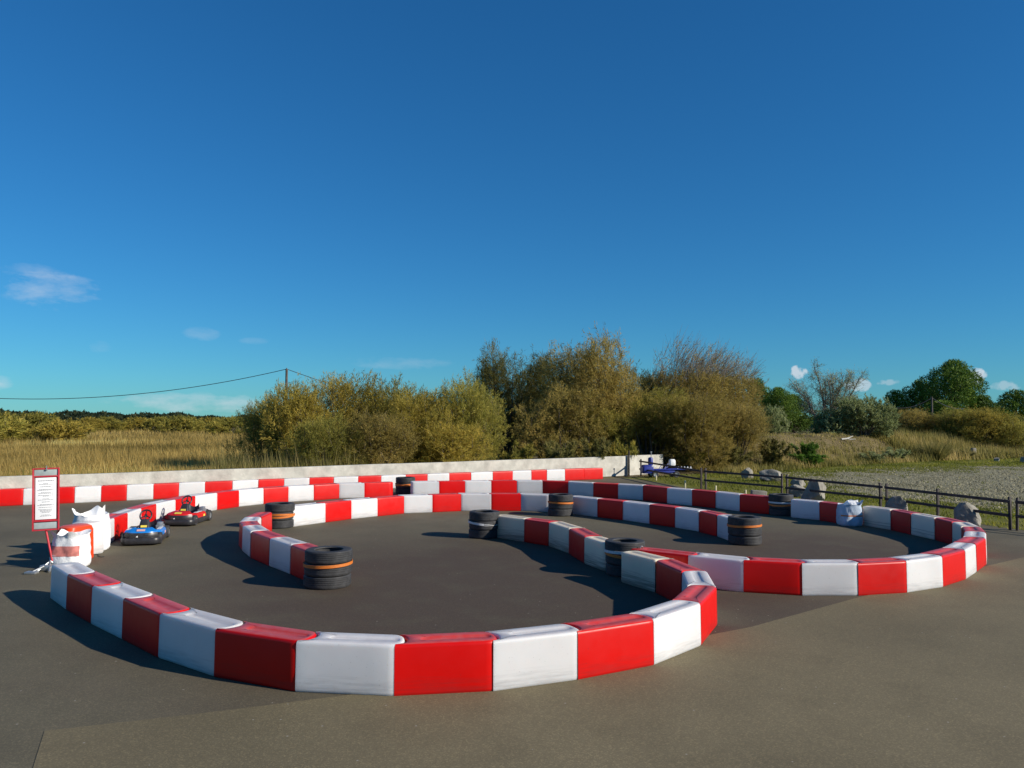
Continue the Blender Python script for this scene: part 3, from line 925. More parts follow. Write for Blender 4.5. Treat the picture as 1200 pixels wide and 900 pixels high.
pk4 = [(0.5, 1.0, .22), (2.2, .9, .3), (3.9, 1.3, .2), (5.4, .6, .3)]
b1 = G(79, 668)
sack('bulk_bag', (b1.x - .09, b1.y + .26, 0), .50, .50, 'crumpled white sack with faded red printed band at the start of the near bend', M['bag'], .07, 3, (M['bag_band'], 24, 44), (.42, .74),
     peaks=[(4.0, 1.25, .30), (5.15, 1.15, .32), (1.0, .7, .4), (2.6, .8, .3)])
b2 = G(103, 648)
sack('bulk_bag', (b2.x - .10, b2.y + .28, 0), .56, .62, 'tall open white bulk bag with pulled-up corner ears', M['bag'], .15, 8, (M['strap_orange'], 34, 42), (.62, .67),
     peaks=[(5.85, 1.3, .22), (3.55, .95, .28), (1.7, .75, .5)])
b3 = G(1000, 617)
o = sack('sandbag', (b3.x, b3.y + .22, 0), .50, .46, 'pale blue sack with a crumpled white top filling the gap in the right loop', M['bag_blue'], .10, 12, (M['strap_orange'], 28, 46), (.50, .56),
     peaks=[(5.9, 1.2, .35), (1.0, .8, .5), (4.4, .3, .3)])
mb = MB()
rng = np.random.default_rng(5)
pts = [Vector((.05 + rng.uniform(-.16, .2), rng.uniform(-.14, .14), .44 + rng.uniform(0, .14))) for i in range(30)]
bm = bmesh.new()
for p in pts: bm.verts.new(p)
bmesh.ops.convex_hull(bm, input=bm.verts[:])
bmesh.ops.subdivide_edges(bm, edges=bm.edges[:], cuts=1)
for v in bm.verts: v.co += Vector(rng.normal(0, .014, 3))
bm.verts.index_update()
used = [v for v in bm.verts if v.link_faces]
idx = {v.index: i for i, v in enumerate(used)}
mb.add([v.co for v in used], [tuple(idx[v.index] for v in f.verts) for f in bm.faces]); bm.free()
mb.build('crumpled_top', M['bag'], o)

# orange red block and small white block standing between the sacks
q0 = G(96, 661)
mb = MB()
def rrect(w, d, z, r=.06, k=5, cx=0, cy=0):
    o_ = []
    for sx, sy, a0 in ((1, -1, -90), (1, 1, 0), (-1, 1, 90), (-1, -1, 180)):
        for i in range(k + 1):
            a = R(a0 + 90 * i / k)
            o_.append(Vector((cx + sx * (w / 2 - r) + r * math.cos(a), cy + sy * (d / 2 - r) + r * math.sin(a), z)))
    return o_
mb.loft([rrect(.50, .36, 0), rrect(.52, .38, .02), rrect(.52, .38, .50, .10), rrect(.49, .35, .565, .12), rrect(.40, .26, .59, .11)])
o = mb.build('barrier_block', M['orange_red'], None, 40, (q0.x - .36, q0.y + .42, 0)); o.rotation_euler = (0, 0, R(70))
tag(o, 'orange red rounded barrier block standing between the two white sacks', 'barrier block')
mb = MB()
mb.loft([rrect(.46, .34, 0), rrect(.48, .36, .02), rrect(.48, .36, .50, .10), rrect(.45, .33, .555, .12), rrect(.36, .24, .575, .11)])
q1 = G(103, 655)
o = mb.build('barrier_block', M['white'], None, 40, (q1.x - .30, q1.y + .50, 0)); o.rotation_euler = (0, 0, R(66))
tag(o, 'white rounded barrier block wedged behind the orange red one beside the tall sack', 'barrier block')

# thin loop of cord on the ground
mb = MB(); q = G(122, 651)
mb.tube([Vector((q.x - .28 + .36 * t, q.y + .13 * math.sin(t * 5.4) - .05, .008)) for t in np.linspace(0, 1, 18)], .006, 5)
tag(mb.build('cord', M['cable'], None, 60), 'thin dark cord lying on the asphalt beside the tall white bag', 'cord')

# ------------------------------------------------------------------ rule sign
sg = G(58.5, 668)
sd = sg.y
root = empty('sign_board', (sg.x, sg.y, 0))
tl, tr, br, bl = [at(*p[:2], sd + p[2]) - sg for p in ((35.3, 549.3, -.06), (67.3, 547.8, .08), (72, 620.5, .08), (40.3, 622.3, -.06))]
ex = ((tr - tl) + (br - bl)) / 2; ey = ((tl - bl) + (tr - br)) / 2
cen = (tl + tr + br + bl) / 4
bw, bh = ex.length, ey.length
ex = ex.normalized(); ey = (ey - ex * ey.dot(ex)).normalized(); ez = ex.cross(ey)
RM = Matrix((ex, ey, ez)).transposed()
def B_(x, y, z): return cen + RM @ Vector((x, y, z))
def bpart(name, x, y, w, h, z, t, mat, b=.003, parent=None):
    mb = MB(); mb.box(B_(x, y, z), (w, h, t), RM, b)
    return mb.build(name, mat, parent or root, 40)
fr = .021
mb = MB()
for sx in (-1, 1): mb.box(B_(sx * (bw / 2 - fr / 2), 0, 0), (fr, bh, .05), RM, .006)
for yy in (-bh / 2 + fr / 2, bh / 2 - fr / 2): mb.box(B_(0, yy, 0), (bw - 2 * fr - .004, fr, .046), RM, .005)
for yy in (bh * .365, -bh * .345): mb.box(B_(0, yy, 0), (bw - 2 * fr - .004, .022, .046), RM, .005)
mb.build('frame', M['sign_red'], root, 40)
bpart('backing', 0, 0, bw - 2 * fr - .01, bh - 2 * fr - .01, -.012, .012, M['sign_red'])
bpart('top_plate', 0, bh * .425, bw - 2 * fr - .012, bh * .095, .004, .008, M['zinc_plate'])
bpart('bottom_plate', 0, -bh * .42, bw - 2 * fr - .012, bh * .10, .004, .008, M['zinc_plate'])
pa = bpart('notice_sheet', 0, .012, bw - 2 * fr - .045, bh * .665, .006, .004, M['paper'], .001)
mb = MB(); rr = random.Random(4)
lines = [(.93, .80, 1.6), (.865, .26, 1), (.84, .70, 1), (.785, .55, 1.2), (.72, .66, 1), (.70, .86, 1), (.645, .50, 1), (.622, .74, 1), (.575, .78, 1), (.555, .30, 1), (.49, .32, 1), (.465, .80, 1),
         (.415, .40, 1.2), (.355, .60, 1), (.335, .84, 1), (.285, .70, 1), (.235, .74, 1), (.21, .60, 1), (.185, .56, 1), (.16, .40, 1), (.10, .44, 1), (.075, .58, 1)]
pw, ph_ = bw - 2 * fr - .06, bh * .66
for fy, fw_, tk in lines:
    x = -pw * fw_ / 2
    while x < pw * fw_ / 2 - .004:
        w_ = rr.uniform(.012, .035)
        w_ = min(w_, pw * fw_ / 2 - x)
        mb.box(B_(x + w_ / 2, .012 + (fy - .5) * ph_, .0085), (w_, .0075 * tk, .001), RM)
        x += w_ + .005
k0 = len(pa.data.polygons)
bm = bmesh.new(); bm.from_mesh(pa.data); base_v = len(bm.verts)
nv = [bm.verts.new(v) for v in mb.v]
for f in mb.f: bm.faces.new([nv[i] for i in f]).material_index = 1
bm.to_mesh(pa.data); bm.free(); pa.data.materials.append(M['ink'])
mb = MB(); mb.tube([B_(.01, bh / 2 - .03, .03), B_(.01, bh / 2 + .035, .03)], .008, 8); mb.box(B_(.01, bh / 2 - .03, .03), (.03, .02, .012), RM, .003); mb.build('hook', M['steel'], root, 40)
mb = MB(); mb.tube([B_(.0, -bh / 2 + .005, -.02), Vector((.02, .02, .14))], .017, 10); mb.build('post', M['sign_red'], root, 60)
mb = MB()
mb.box((0, .0, .05), (.20, .26, .09), None, .02)
mb.tube([(-.10, -.16, .015), (.0, 0, .14), (.12, .14, .015)], .016, 8)
mb.tube([(.12, -.22, .015), (.0, 0, .14), (-.14, .16, .015)], .016, 8)
mb.box((-.10, -.32, .02), (.17, .12, .035), None, .008); mb.tube([(-.1, -.3, .03), (0, -.05, .10)], .014, 8)
mb.build('stand', M['steel'], root, 40)
tag(root, 'tall red framed notice board with white rules sheet on a red post', 'sign')

# ------------------------------------------------------------------ karts
def make_kart(body_mat, label, accent):
    root = empty('go_kart', (0, 0, 0))
    hw, fl, rl = .40, -.64, .66                             # half width, front (toward -y), rear
    def outline(w, f, r, z, rc=.14, k=6):
        o_ = []
        for sx, yy, sy, a0 in ((1, f, 1, -90), (1, r, -1, 0), (-1, r, -1, 90), (-1, f, 1, 180)):
            for i in range(k + 1):
                a = R(a0 + 90 * i / k)
                o_.append(Vector((sx * (w - rc) + rc * math.cos(a), yy + sy * rc + rc * math.sin(a), z)))
        return o_
    mb = MB(); mb.loft([outline(hw - .06, fl + .08, rl - .08, .045), outline(hw - .06, fl + .08, rl - .08, .075)]); mb.build('floor_pan', M['black_plastic'], root, 40)
    # wrap-round bumper
    mb = MB()
    rings = [outline(hw - .005, fl + .005, rl - .005, .035), outline(hw + .01, fl - .01, rl + .01, .055, .15), outline(hw + .012, fl - .012, rl + .012, .125, .15),
             outline(hw - .004, fl + .004, rl - .004, .15), outline(hw - .07, fl + .07, rl - .07, .145, .1), outline(hw - .07, fl + .07, rl - .07, .04, .1)]
    rings.append(rings[0]); mb.loft(rings, False, False); mb.build('bumper', M['black_plastic'], root, 50)
    # black front nose above the bumper with slots
    def arc_band(w, y0, depth, z, back):
        pts = []
        for i in range(13):
            t = -1 + 2 * i / 12
            pts.append(Vector((w * t, y0 + depth * abs(t) ** 3.0, z)))
        return pts + [Vector((p.x * .80, p.y + back, z)) for p in reversed(pts)]
    mb = MB(); mb.loft([arc_band(.335, fl + .015, .12, .14, .10), arc_band(.345, fl + .005, .12, .19, .12), arc_band(.335, fl + .03, .12, .245, .12)]); n_ = mb.build('front_nose', M['black_plastic'], root, 45)
    mb = MB()
    for x in (-.16, -.02, .13): mb.box((x, fl + .0115, .212), (.075, .012, .018), None, .004)
    mb.build('air_slot', M['rubber'], n_)
    mb = MB(); mb.add([(-.085, fl + .001, .17), (-.035, fl + .001, .17), (-.055, fl + .003, .20)], [(0, 1, 2)]); mb.build('emblem', M['sticker'], n_)
    # coloured front fairing
    def fair(w, y0, z, back, tip): 
        pts = []
        for i in range(13):
            t = -1 + 2 * i / 12
            pts.append(Vector((w * t, y0 + .12 * abs(t) ** 3, z)))
        return pts + [Vector((p.x * .62, p.y + back, z + tip)) for p in reversed(pts)]
    mb = MB(); mb.loft([fair(.325, fl + .04, .245, .14, .0), fair(.325, fl + .045, .26, .15, .04), fair(.29, fl + .085, .285, .13, .035)]); f_ = mb.build('front_fairing', body_mat, root, 40)
    mb = MB(); mb.box((0, fl + .090, .292), (.17, .075, .006), Matrix.Rotation(R(20), 3, 'X'), .002); mb.build('nose_sticker', accent, f_)
    # side pods with white number panels
    for s in (-1, 1):
        mb = MB()
        def pod(x0, x1, z, y0, y1):
            return [Vector((s * x0, y0, z)), Vector((s * x1, y0 + .03, z)), Vector((s * x1, y1 - .03, z - .01)), Vector((s * x0, y1, z - .01))]
        mb.loft([pod(.22, .395, .13, -.36, .28), pod(.23, .39, .22, -.36, .27), pod(.26, .365, .265, -.33, .24)])
        p_ = mb.build('side_pod', body_mat, root)
        mb = MB(); mb.box((s * .315, -.09, .272), (.085, .34, .006), None, .002); st = mb.build('number_panel', M['sticker'], p_)
        mb = MB(); mb.box((s * .315, -.16, .2765), (.03, .05, .003), None); mb.build('digit', M['ink'], st)
        mb = MB(); mb.box((s * .393, .12, .17), (.006, .10, .06), None, .002); mb.build('side_sticker', accent, p_)
    # steering
    rot = Matrix.Rotation(R(-28), 3, 'X')
    mb = MB(); mb.loft([rrect(.26, .20, .16, .05, 4, 0, -.22), rrect(.24, .15, .30, .05, 4, 0, -.17), rrect(.19, .10, .42, .04, 4, 0, -.12), rrect(.13, .06, .455, .025, 4, 0, -.115)])
    n_ = mb.build('steering_panel', M['black_plastic'], root, 40)
    mb = MB(); mb.box((0, -.252, .33), (.13, .004, .045), Matrix.Rotation(R(-25), 3, 'X'), .001); mb.build('yellow_label', M['yellow'], n_)
    mb = MB(); mb.box((0, -.262, .285), (.16, .004, .022), Matrix.Rotation(R(-25), 3, 'X'), .001); mb.build('white_label', M['sticker'], n_)
    wc = Vector((0, -.04, .52)); tilt = Matrix.Rotation(R(55), 3, 'X')
    mb = MB()
    ring = [wc + tilt @ Vector((.122 * math.cos(t), .122 * math.sin(t), 0)) for t in np.linspace(0, 6.2832, 29)]
    mb.tube(ring, .017, 8, False)
    for a in (90, 210, 330): mb.tube([wc, wc + tilt @ Vector((.118 * math.cos(R(a)), .118 * math.sin(R(a)), 0))], .012, 6)
    mb.tube([wc, wc + tilt @ Vector((0, 0, -.03))], .035, 10); mb.tube([wc, Vector((0, -.12, .36))], .013, 8)
    mb.build('steering_wheel', M['black_plastic'], root, 60)
    # bucket seat
    mb = MB()
    prof = [(.02, .10), (.10, .085), (.26, .085), (.36, .13), (.41, .22), (.44, .33)]
    rings = []
    for y, z in prof:
        w = .155 if z < .3 else .135
        rings.append([Vector((w * math.sin(t), y - .04 * (1 - math.cos(t)) * (1 if z > .12 else 0), z + .13 * (1 - math.cos(t)))) for t in np.linspace(-1.35, 1.35, 11)])
    rings2 = [[p + Vector((0, .012, -.012)) for p in r_] for r_ in rings]
    mb.loft(rings, False, False, False); mb.loft(rings2, False, False, False)
    mb.build('seat', M['black_plastic'], root, 60)
    # wheels
    for x, y, rad, wd in ((-.36, -.40, .115, .10), (.36, -.40, .115, .10), (-.35, .47, .125, .15), (.35, .47, .125, .15)):
        w_ = empty('wheel', (x, y, rad)); w_.parent = root; w_.rotation_euler = (0, R(90), 0)
        mb = MB(); mb.lathe([(rad * .55, -wd / 2), (rad * .9, -wd / 2), (rad, -wd / 2 + .02), (rad, wd / 2 - .02), (rad * .9, wd / 2), (rad * .55, wd / 2)], 24, closed=True); mb.build('tyre', M['rubber'], w_, 40)
        mb = MB(); mb.lathe([(.02, -wd / 2 + .012), (rad * .54, -wd / 2 + .006), (rad * .54, wd / 2 - .006), (.02, wd / 2 - .012)], 18); mb.build('rim', M['steel'], w_, 40)
    mb = MB(); mb.box((.24, .36, .20), (.16, .22, .18), None, .02); mb.box((.24, .36, .31), (.12, .14, .06), None, .015); mb.tube([(.16, .45, .2), (.02, .56, .22), (-.1, .58, .2)], .025, 8); mb.build('engine', M['steel'], root, 40)
    mb = MB(); mb.tube([(-.30, .62, .12), (-.30, .65, .22), (-.2, .66, .25), (.2, .66, .25), (.30, .65, .22), (.30, .62, .12)], .018, 8); mb.build('rear_bar', M['black_plastic'], root, 60)
    for x in (-.12, .12):
        mb = MB(); mb.tube([(x, -.50, .08), (x, -.50, .22), (x * .6, -.50, .225)], .009, 6); mb.build('pedal', M['steel'], root, 60)
    tag(root, label, 'go-kart', 'go-karts parked at the left bend')
    return root


k1 = make_kart(M['blue_plastic'], 'blue go-kart with black bumper parked in front of the red one', M['pink'])
p = G(163, 640.5); h1 = Vector((.27, -1, 0)).normalized()
k1.location = p - h1 * .66; k1.rotation_euler = (0, 0, math.atan2(h1.x, -h1.y))
k1.scale = (.86, .95, .98)
k2 = make_kart(M['kart_red'], 'red go-kart with white side panel parked behind the blue one', M['yellow'])
p = G(206, 617.5); h2 = Vector((.03, -1, 0)).normalized()
k2.location = p - h2 * .66; k2.rotation_euler = (0, 0, math.atan2(h2.x, -h2.y))
k2.scale = (.88, 1.0, 1.0)

# ------------------------------------------------------------------ concrete walls
def wall_piece(a, b, h0, h1, label, capn=True):
    d = (b - a).normalized(); n = Vector((-d.y, d.x, 0)) * .20
    org = (a + b) / 2
    mb = MB(); k = 24
    rings = []
    for i in range(k + 1):
        t = i / k; p = a.lerp(b, t) - org; h = h0 + (h1 - h0) * t + .006 * math.sin(t * 40)
        rings.append([p, p + Vector((0, 0, h - .012)), p + Vector((0, 0, h)) + n * .06, p + n * .94 + Vector((0, 0, h)), p + n + Vector((0, 0, h - .012)), p + n])
    mb.loft(rings)
    o = mb.build('concrete_wall', M['concrete'], None, 30, org)
    tag(o, label, 'wall')
    return o


def wall_top(px, py, a, b):
    """height of the wall a-b where the photo point lies on it"""
    d = ray(px, py); e = b - a
    t = (a.x * e.y - a.y * e.x) / (d[0] * e.y - d[1] * e.x)
    return CAM_H + d[2] * t


wL = WALL[2] + (WALL[1] - WALL[2]) * 1.55
hL, hR = wall_top(0, 559, WALL[1], WALL[2]), wall_top(735, 534.6, WALL[1], WALL[2])
wall_piece(wL, WALL[2], hL + (hL - hR) * .5, hR, 'long low pale concrete wall behind the barrier rows')
d = (WALL[3] - WALL[2]).normalized()
wall_piece(WALL[2] + d * .07, WALL[3], wall_top(737, 534, WALL[2], WALL[3]), wall_top(776, 532.7, WALL[2], WALL[3]), 'short concrete wall end piece behind the blue machine')
mb = MB(); mb.box((0, 0, .54), (.05, .10, 1.08), None, .006)
tag(mb.build('steel_post', M['wood'], None, 30, WALL[2] + d * .03 + Vector((.03, -.09, 0))), 'thin dark post against the joint of the concrete wall', 'post')


def fence(a, b, posts, label, h=.74):
    d = (b - a).normalized(); Ln = (b - a).length
    root = empty('rail_fence', a, math.atan2(d.y, d.x))
    rng = random.Random(int(a.x * 100))
    for t in posts:
        mb = MB(); mb.box((t * Ln, rng.uniform(-.01, .01), h / 2), (.048, .06, h + rng.uniform(-.02, .03)), Matrix.Rotation(R(rng.uniform(-1.2, 1.2)), 3, 'Y'), .006); mb.build('post', M['wood'], root, 40)
    for z in (h * .86, h * .44):
        mb = MB()
        mb.box((Ln / 2, -.056, z), (Ln + .04, .030, .068), Matrix.Rotation(R(rng.uniform(-.35, .35)), 3, 'Y'), .004); mb.build('rail', M['wood'], root, 40)
    tag(root, label, 'fence', 'dark rail fence panels beside the track')


fence(FEN[0], FEN[1], (0, .985), 'dark two-rail fence panel starting beside the blue machine')
fence(FEN[1] + (FEN[2] - FEN[1]).normalized() * .16, FEN[2], (0, .98), 'dark two-rail fence panel in front of the pale stone slab')
fence(FEN[2] + (FEN[3] - FEN[2]).normalized() * .16, FEN[3], (0, .97), 'dark two-rail fence panel behind the pale blue sack')
fence(FEN[3] + (FEN[4] - FEN[3]).normalized() * .12, FEN[4], (0, .46, 1), 'dark two-rail fence panel with a middle post and two boulders behind')
f5 = FEN[4] + fd * .10 + Vector((.08, 0, 0))
fence(f5, f5 + Vector((.60, -.80, 0)) * 3.2, (0, .5, 1), 'dark two-rail fence panel running out of the right edge')

# ------------------------------------------------------------------ boulders, pegs, small stones
def boulder(loc, size, seed, label, name='boulder', rough=.32, cuts=5):
    rng = np.random.default_rng(seed)
    bm = bmesh.new(); bmesh.ops.create_icosphere(bm, subdivisions=4, radius=1)
    planes = [(Vector(rng.normal(0, 1, 3)).normalized(), rng.uniform(.55, .85)) for _ in range(cuts + 4)]
    planes += [(Vector((-.62, -.74, .22)).normalized(), .52), (Vector((.8, -.5, .2)).normalized(), .7)]
    for v in bm.verts:
        d_ = v.co.normalized(); r_ = 1.0
        for n_, k_ in planes:
            c_ = d_.dot(n_)
            if c_ > .05: r_ = min(r_, k_ / c_)
        r_ *= 1 + .10 * noise.noise(d_ * 2.4 + Vector((seed, 0, 0))) + .05 * noise.noise(d_ * 7 + Vector((seed, 3, 0)))
        v.co = d_ * r_
    bm.verts.index_update()
    mb = MB(); mb.add([Vector((v.co.x * size[0] / 2, v.co.y * size[1] / 2, v.co.z * size[2] * .72 + size[2] * .38)) for v in bm.verts], [tuple(v.index for v in f.verts) for f in bm.faces]); bm.free()
    o = mb.build(name, M['rock'], None, 28, loc); o.rotation_euler = (0, 0, rng.uniform(-.25, .25))
    tag(o, label, 'boulder', 'limestone boulders along the fence')
    return o


def rock_px(pxc, pyb, wpx, hpx, seed, label, depth=None):
    p = G(pxc, pyb); s = p.y / F_PX
    w = wpx * s; h = hpx * s; dd = w * .8
    return boulder((p.x, p.y + dd * .4, -.02), (w, dd if depth is None else depth, h), seed, label)


rock_px(878, 561, 16, 13, 2, 'small rounded pale boulder at the foot of the bank, leftmost of the rocks')
rock_px(907, 565, 38, 13, 5, 'long flat pale stone slab lying behind the fence')
rock_px(937, 571, 18, 10, 9, 'small low dark stone beside the tall pair of boulders')
rock_px(940, 583, 26, 15, 14, 'squat pale boulder against the fence rails beside the tall rock')
rock_px(958, 588, 32, 24, 21, 'tall grey boulder of the pair behind the white barrier block')
rock_px(1058, 603, 30, 20, 26, 'pointed dark boulder behind the fence right of the pale blue sack')
rock_px(1141, 616, 40, 24, 33, 'large rounded dark boulder by the end of the right loop')
rock_px(1170, 541, 9, 5, 41, 'small white stone lying in front of the reeds')
rock_px(1200, 542, 8, 7, 47, 'dark stone at the right edge on the grass strip')
for px, py, hp, w in ((769, 563, 6, 'nearest the blue machine'), (803, 573, 10, 'left of the first double fence post'), (839, 579, 10, 'right of the first double fence post'), (874, 583, 9, 'left of the white kerb stone')):
    p = G(px, py); s = p.y / F_PX
    mb = MB(); hh = hp * s
    mb.loft([rrect(.05, .05, 0, .01, 2), rrect(.05, .05, hh - .02, .01, 2), rrect(.025, .025, hh, .008, 2)])
    tag(mb.build('peg', M['peg'], None, 40, p), f'pale yellow peg in the grass {w}', 'peg', 'pale pegs in the grass strip')
p = G(889, 586)
mb = MB(); mb.box((0, 0, .14), (.46, .22, .30), Matrix.Rotation(R(4), 3, 'Y'), .03)
tag(mb.build('kerb_stone', M['rock'], None, 40, p), 'white square kerb stone behind the last red back-row block', 'stone')
p = G(1141, 538); s = p.y / F_PX
mb = MB(); mb.loft([rrect(.28, .30, -.1, .05, 3), rrect(.26, .28, 13 * s - .05, .05, 3), rrect(.18, .2, 13 * s, .05, 3)])
tag(mb.build('stone_post', M['rock'], None, 40, p), 'short grey stone post standing in front of the reeds', 'post')

# ------------------------------------------------------------------ blue machine at the wall end
p = G(758, 559.5)
root = empty('work_trailer', (p.x, p.y, 0), R(8)); root.scale = (.80, .80, .80)
mb = MB()
mb.loft([rrect(.52, .55, .22, .08), rrect(.62, .62, .34, .1), rrect(.60, .60, .56, .1), rrect(.40, .44, .66, .1)]); mb.build('engine_cover', M['navy'], root, 40)
mb = MB(); mb.lathe([(.09, .62), (.13, .66), (.135, .98), (.10, 1.04), (.04, 1.06)], 20, (.22, .05, 0)); cy = mb.build('gas_cylinder', M['navy'], root, 40)
mb = MB(); mb.tube([(.25, .06, 1.03), (.26, .06, 1.32)], .022, 8); mb.box((.25, .06, 1.33), (.09, .06, .05), None, .01); mb.build('valve_pole', M['steel'], cy, 50)
mb = MB(); mb.box((.30, -.22, .60), (.24, .10, .07), None, .02); mb.build('white_lamp', M['sticker'], root, 40)
mb = MB(); mb.loft([rrect(.30, .24, .62, .06, 4, 1.42, .1), rrect(.34, .26, .66, .06, 4, 1.42, .1), rrect(.32, .24, .90, .08, 4, 1.42, .1), rrect(.22, .16, .95, .07, 4, 1.42, .1)]); mb.build('white_box', M['sticker'], root, 40)
mb = MB()
for y in (-.2, .2):
    mb.tube([(.0, y, .40), (2.3, y, .44)], .04, 8)
for x in (.5, 1.1, 1.7, 2.25): mb.tube([(x, -.2, .42), (x, .2, .42)], .03, 8)
for x in (.55, .85): mb.tube([(x, -.2, .42), (x + .32, 0, .74)], .018, 6)
mb.tube([(.9, -.2, .46), (1.3, .1, .62)], .02, 6)
mb.build('frame', M['navy'], root, 50)
mb = MB()
for k in range(5): mb.tube([(1.6 + .17 * k, -.24, .47), (1.66 + .17 * k, -.2, .58), (1.72 + .17 * k, -.16, .47)], .022, 6)
mb.build('hose', M['sticker'], root, 50)
mb = MB(); mb.box((.95, -.05, .30), (1.0, .5, .12), None, .03); mb.build('tray', M['navy'], root, 40)
for x, y in ((.35, -.34), (.35, .34), (1.5, -.34), (1.5, .34)):
    w_ = empty('wheel', (x, y, .17)); w_.parent = root; w_.rotation_euler = (R(90), 0, 0)
    mb = MB(); mb.lathe([(.09, -.05), (.15, -.05), (.17, -.03), (.17, .03), (.15, .05), (.09, .05)], 22, closed=True); mb.build('tyre', M['rubber'], w_, 40)
    mb = MB(); mb.lathe([(.015, -.03), (.088, -.04), (.088, .04), (.015, .03)], 16); mb.build('rim', M['steel'], w_, 40)
tag(root, 'navy blue wheeled machine with an upright cylinder and white box parked at the wall end', 'machine')

# ------------------------------------------------------------------ poles and wires
def pole(px, pyt, D, label, w=.11):
    t = at(px, pyt, D); zb = float(hz(t.x, t.y))
    root = empty('utility_pole', (t.x, t.y, zb))
    mb = MB(); mb.tube([(0, 0, 0), (0, 0, t.z - zb)], [w, w * .7], 10); mb.build('shaft', M['pole'], root, 60)
    mb = MB(); mb.tube([(0, 0, t.z - zb - .02), (0, 0, t.z - zb + .08)], .04, 8); mb.tube([(-.12, 0, t.z - zb - .05), (.12, 0, t.z - zb - .05)], .02, 6); mb.build('insulator', M['pole'], root, 60)
    tag(root, label, 'utility pole')
    return t


def wire(a, b, sag, label, r=.016):
    mb = MB()
    pts = [a.lerp(b, t) - Vector((0, 0, sag * 4 * t * (1 - t))) for t in np.linspace(0, 1, 40)]
    mb.tube(pts, r, 5)
    tag(mb.build('overhead_wire', M['cable'], None, 60), label, 'wire')


tA = pole(336, 432.5, 58, 'slim dark utility pole rising left of the golden bushes', .12)
wire(at(-190, 446, 58), tA, 1.75, 'black overhead wire sagging from the left edge to the slim pole', .024)
wire(tA, at(560, 480, 84), .8, 'black overhead wire running from the slim pole down behind the golden bushes', .024)
tB = pole(1092, 466, 66, 'thin utility pole in front of the big pine', .09)
wire(at(1045, 477.5, 66), tB, .35, 'pale overhead wire left of the thin pole before the pine', .03)
wire(tB, at(1130, 479, 72), .3, 'pale overhead wire right of the thin pole before the pine', .03)

# ------------------------------------------------------------------ bushes and trees
rng = np.random.default_rng(11)
protos = {}


def put(proto, px, pyt, D, wpx, name, label, group, dz=0.0, rot=None, cat='bush', wy=None):
    """stand a copy of a shrub so that its top reaches the height seen at distance D"""
    t = at(px, pyt, D); zb = float(hz(t.x, t.y)) + dz
    if proto.get('used'): o = copy_tree(proto)
    else:
        o = proto; proto['used'] = 1
    o.name = name
    sz = (t.z - zb) / proto['h']
    sx = wpx * D / F_PX / (proto['r'] * 1.12)
    o.location = (t.x, t.y, zb)
    o.scale = (sx, (wy or min(sx, 1.3)), sz)
    o.rotation_euler = (0, 0, rot if rot is not None else 0)
    for k_ in ('used', 'h', 'r'):
        if o is not proto and k_ in o: del o[k_]
    tag(o, label, cat, group)
    return o


tam = [plumed('tamarisk_bush', np.random.default_rng(20 + i), 4.4, 2.3, M[m_], M['bark'], lobes=l_) for i, (m_, l_) in enumerate((('lf_gold', 16), ('lf_olive', 17), ('lf_brown', 16), ('lf_gold', 14)))]
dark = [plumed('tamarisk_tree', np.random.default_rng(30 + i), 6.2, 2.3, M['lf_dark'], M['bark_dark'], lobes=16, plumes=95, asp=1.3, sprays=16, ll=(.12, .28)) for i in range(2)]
swept = [plumed('tamarisk_tree', np.random.default_rng(40 + i), 6.0, 2.9, M[m_], M['bark_pale' if bt > .2 else 'bark'], lobes=l_, plumes=150, sweep=sw_, bare=bt, trunk_r=.10, sprays=20, ll=(.11, .27))
         for i, (m_, bt, sw_, l_) in enumerate((('lf_brown', 0, -.12, 20), ('lf_brown', .36, .45, 18), ('lf_olive', .08, .35, 18), ('lf_brown', 0, .55, 17)))]
G1 = 'tamarisk bushes behind the concrete wall'
put(tam[1], 312, 458, 36, 43, 'tamarisk_bush', 'small grey green bush at the left end of the bushes behind the wall', G1, rot=1.1)
put(tam[0], 352, 436, 34, 59, 'tamarisk_bush', 'golden olive bush just right of the slim utility pole', G1, rot=.3)
put(tam[3], 412, 426, 35, 67, 'tamarisk_bush', 'tall golden bush with wispy top sprays, second from the slim pole', G1, rot=2.0)
put(tam[1], 470, 438, 36, 62, 'tamarisk_bush', 'olive bush with thin bare sprays between golden bushes', G1, rot=4.0)
put(tam[0], 505, 447, 34, 59, 'tamarisk_bush', 'rounded yellowish bush left of the greenest bush behind the wall', G1, rot=5.2)
put(tam[1], 545, 430, 35, 56, 'tamarisk_bush', 'greenest olive bush left of the dark gap behind the wall', G1, rot=.9)
put(tam[2], 440, 480, 31.2, 64, 'tamarisk_bush', 'low rusty bush in front of the tall golden bush', G1, rot=2.6)
put(tam[3], 525, 488, 32.6, 62, 'tamarisk_bush', 'low golden bush in front of the greenest bush', G1, rot=3.3)
put(tam[1], 385, 478, 30.6, 54, 'tamarisk_bush', 'low green bush by the reeds near the utility pole', G1, rot=.2)
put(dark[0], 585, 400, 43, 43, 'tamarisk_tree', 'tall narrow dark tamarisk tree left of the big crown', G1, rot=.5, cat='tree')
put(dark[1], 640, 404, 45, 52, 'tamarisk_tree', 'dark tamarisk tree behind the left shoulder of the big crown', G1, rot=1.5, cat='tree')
put(swept[0], 700, 387, 40, 75, 'tamarisk_tree', 'biggest brown green tamarisk tree with the highest crown', G1, rot=0, cat='tree')
put(tam[2], 660, 448, 37.5, 62, 'tamarisk_bush', 'rusty pale bush below the big crown', G1, rot=3.9)
put(dark[0], 612, 440, 48, 57, 'tamarisk_tree', 'dark shaded tree filling the gap beside the biggest tamarisk', G1, rot=2.5, cat='tree')
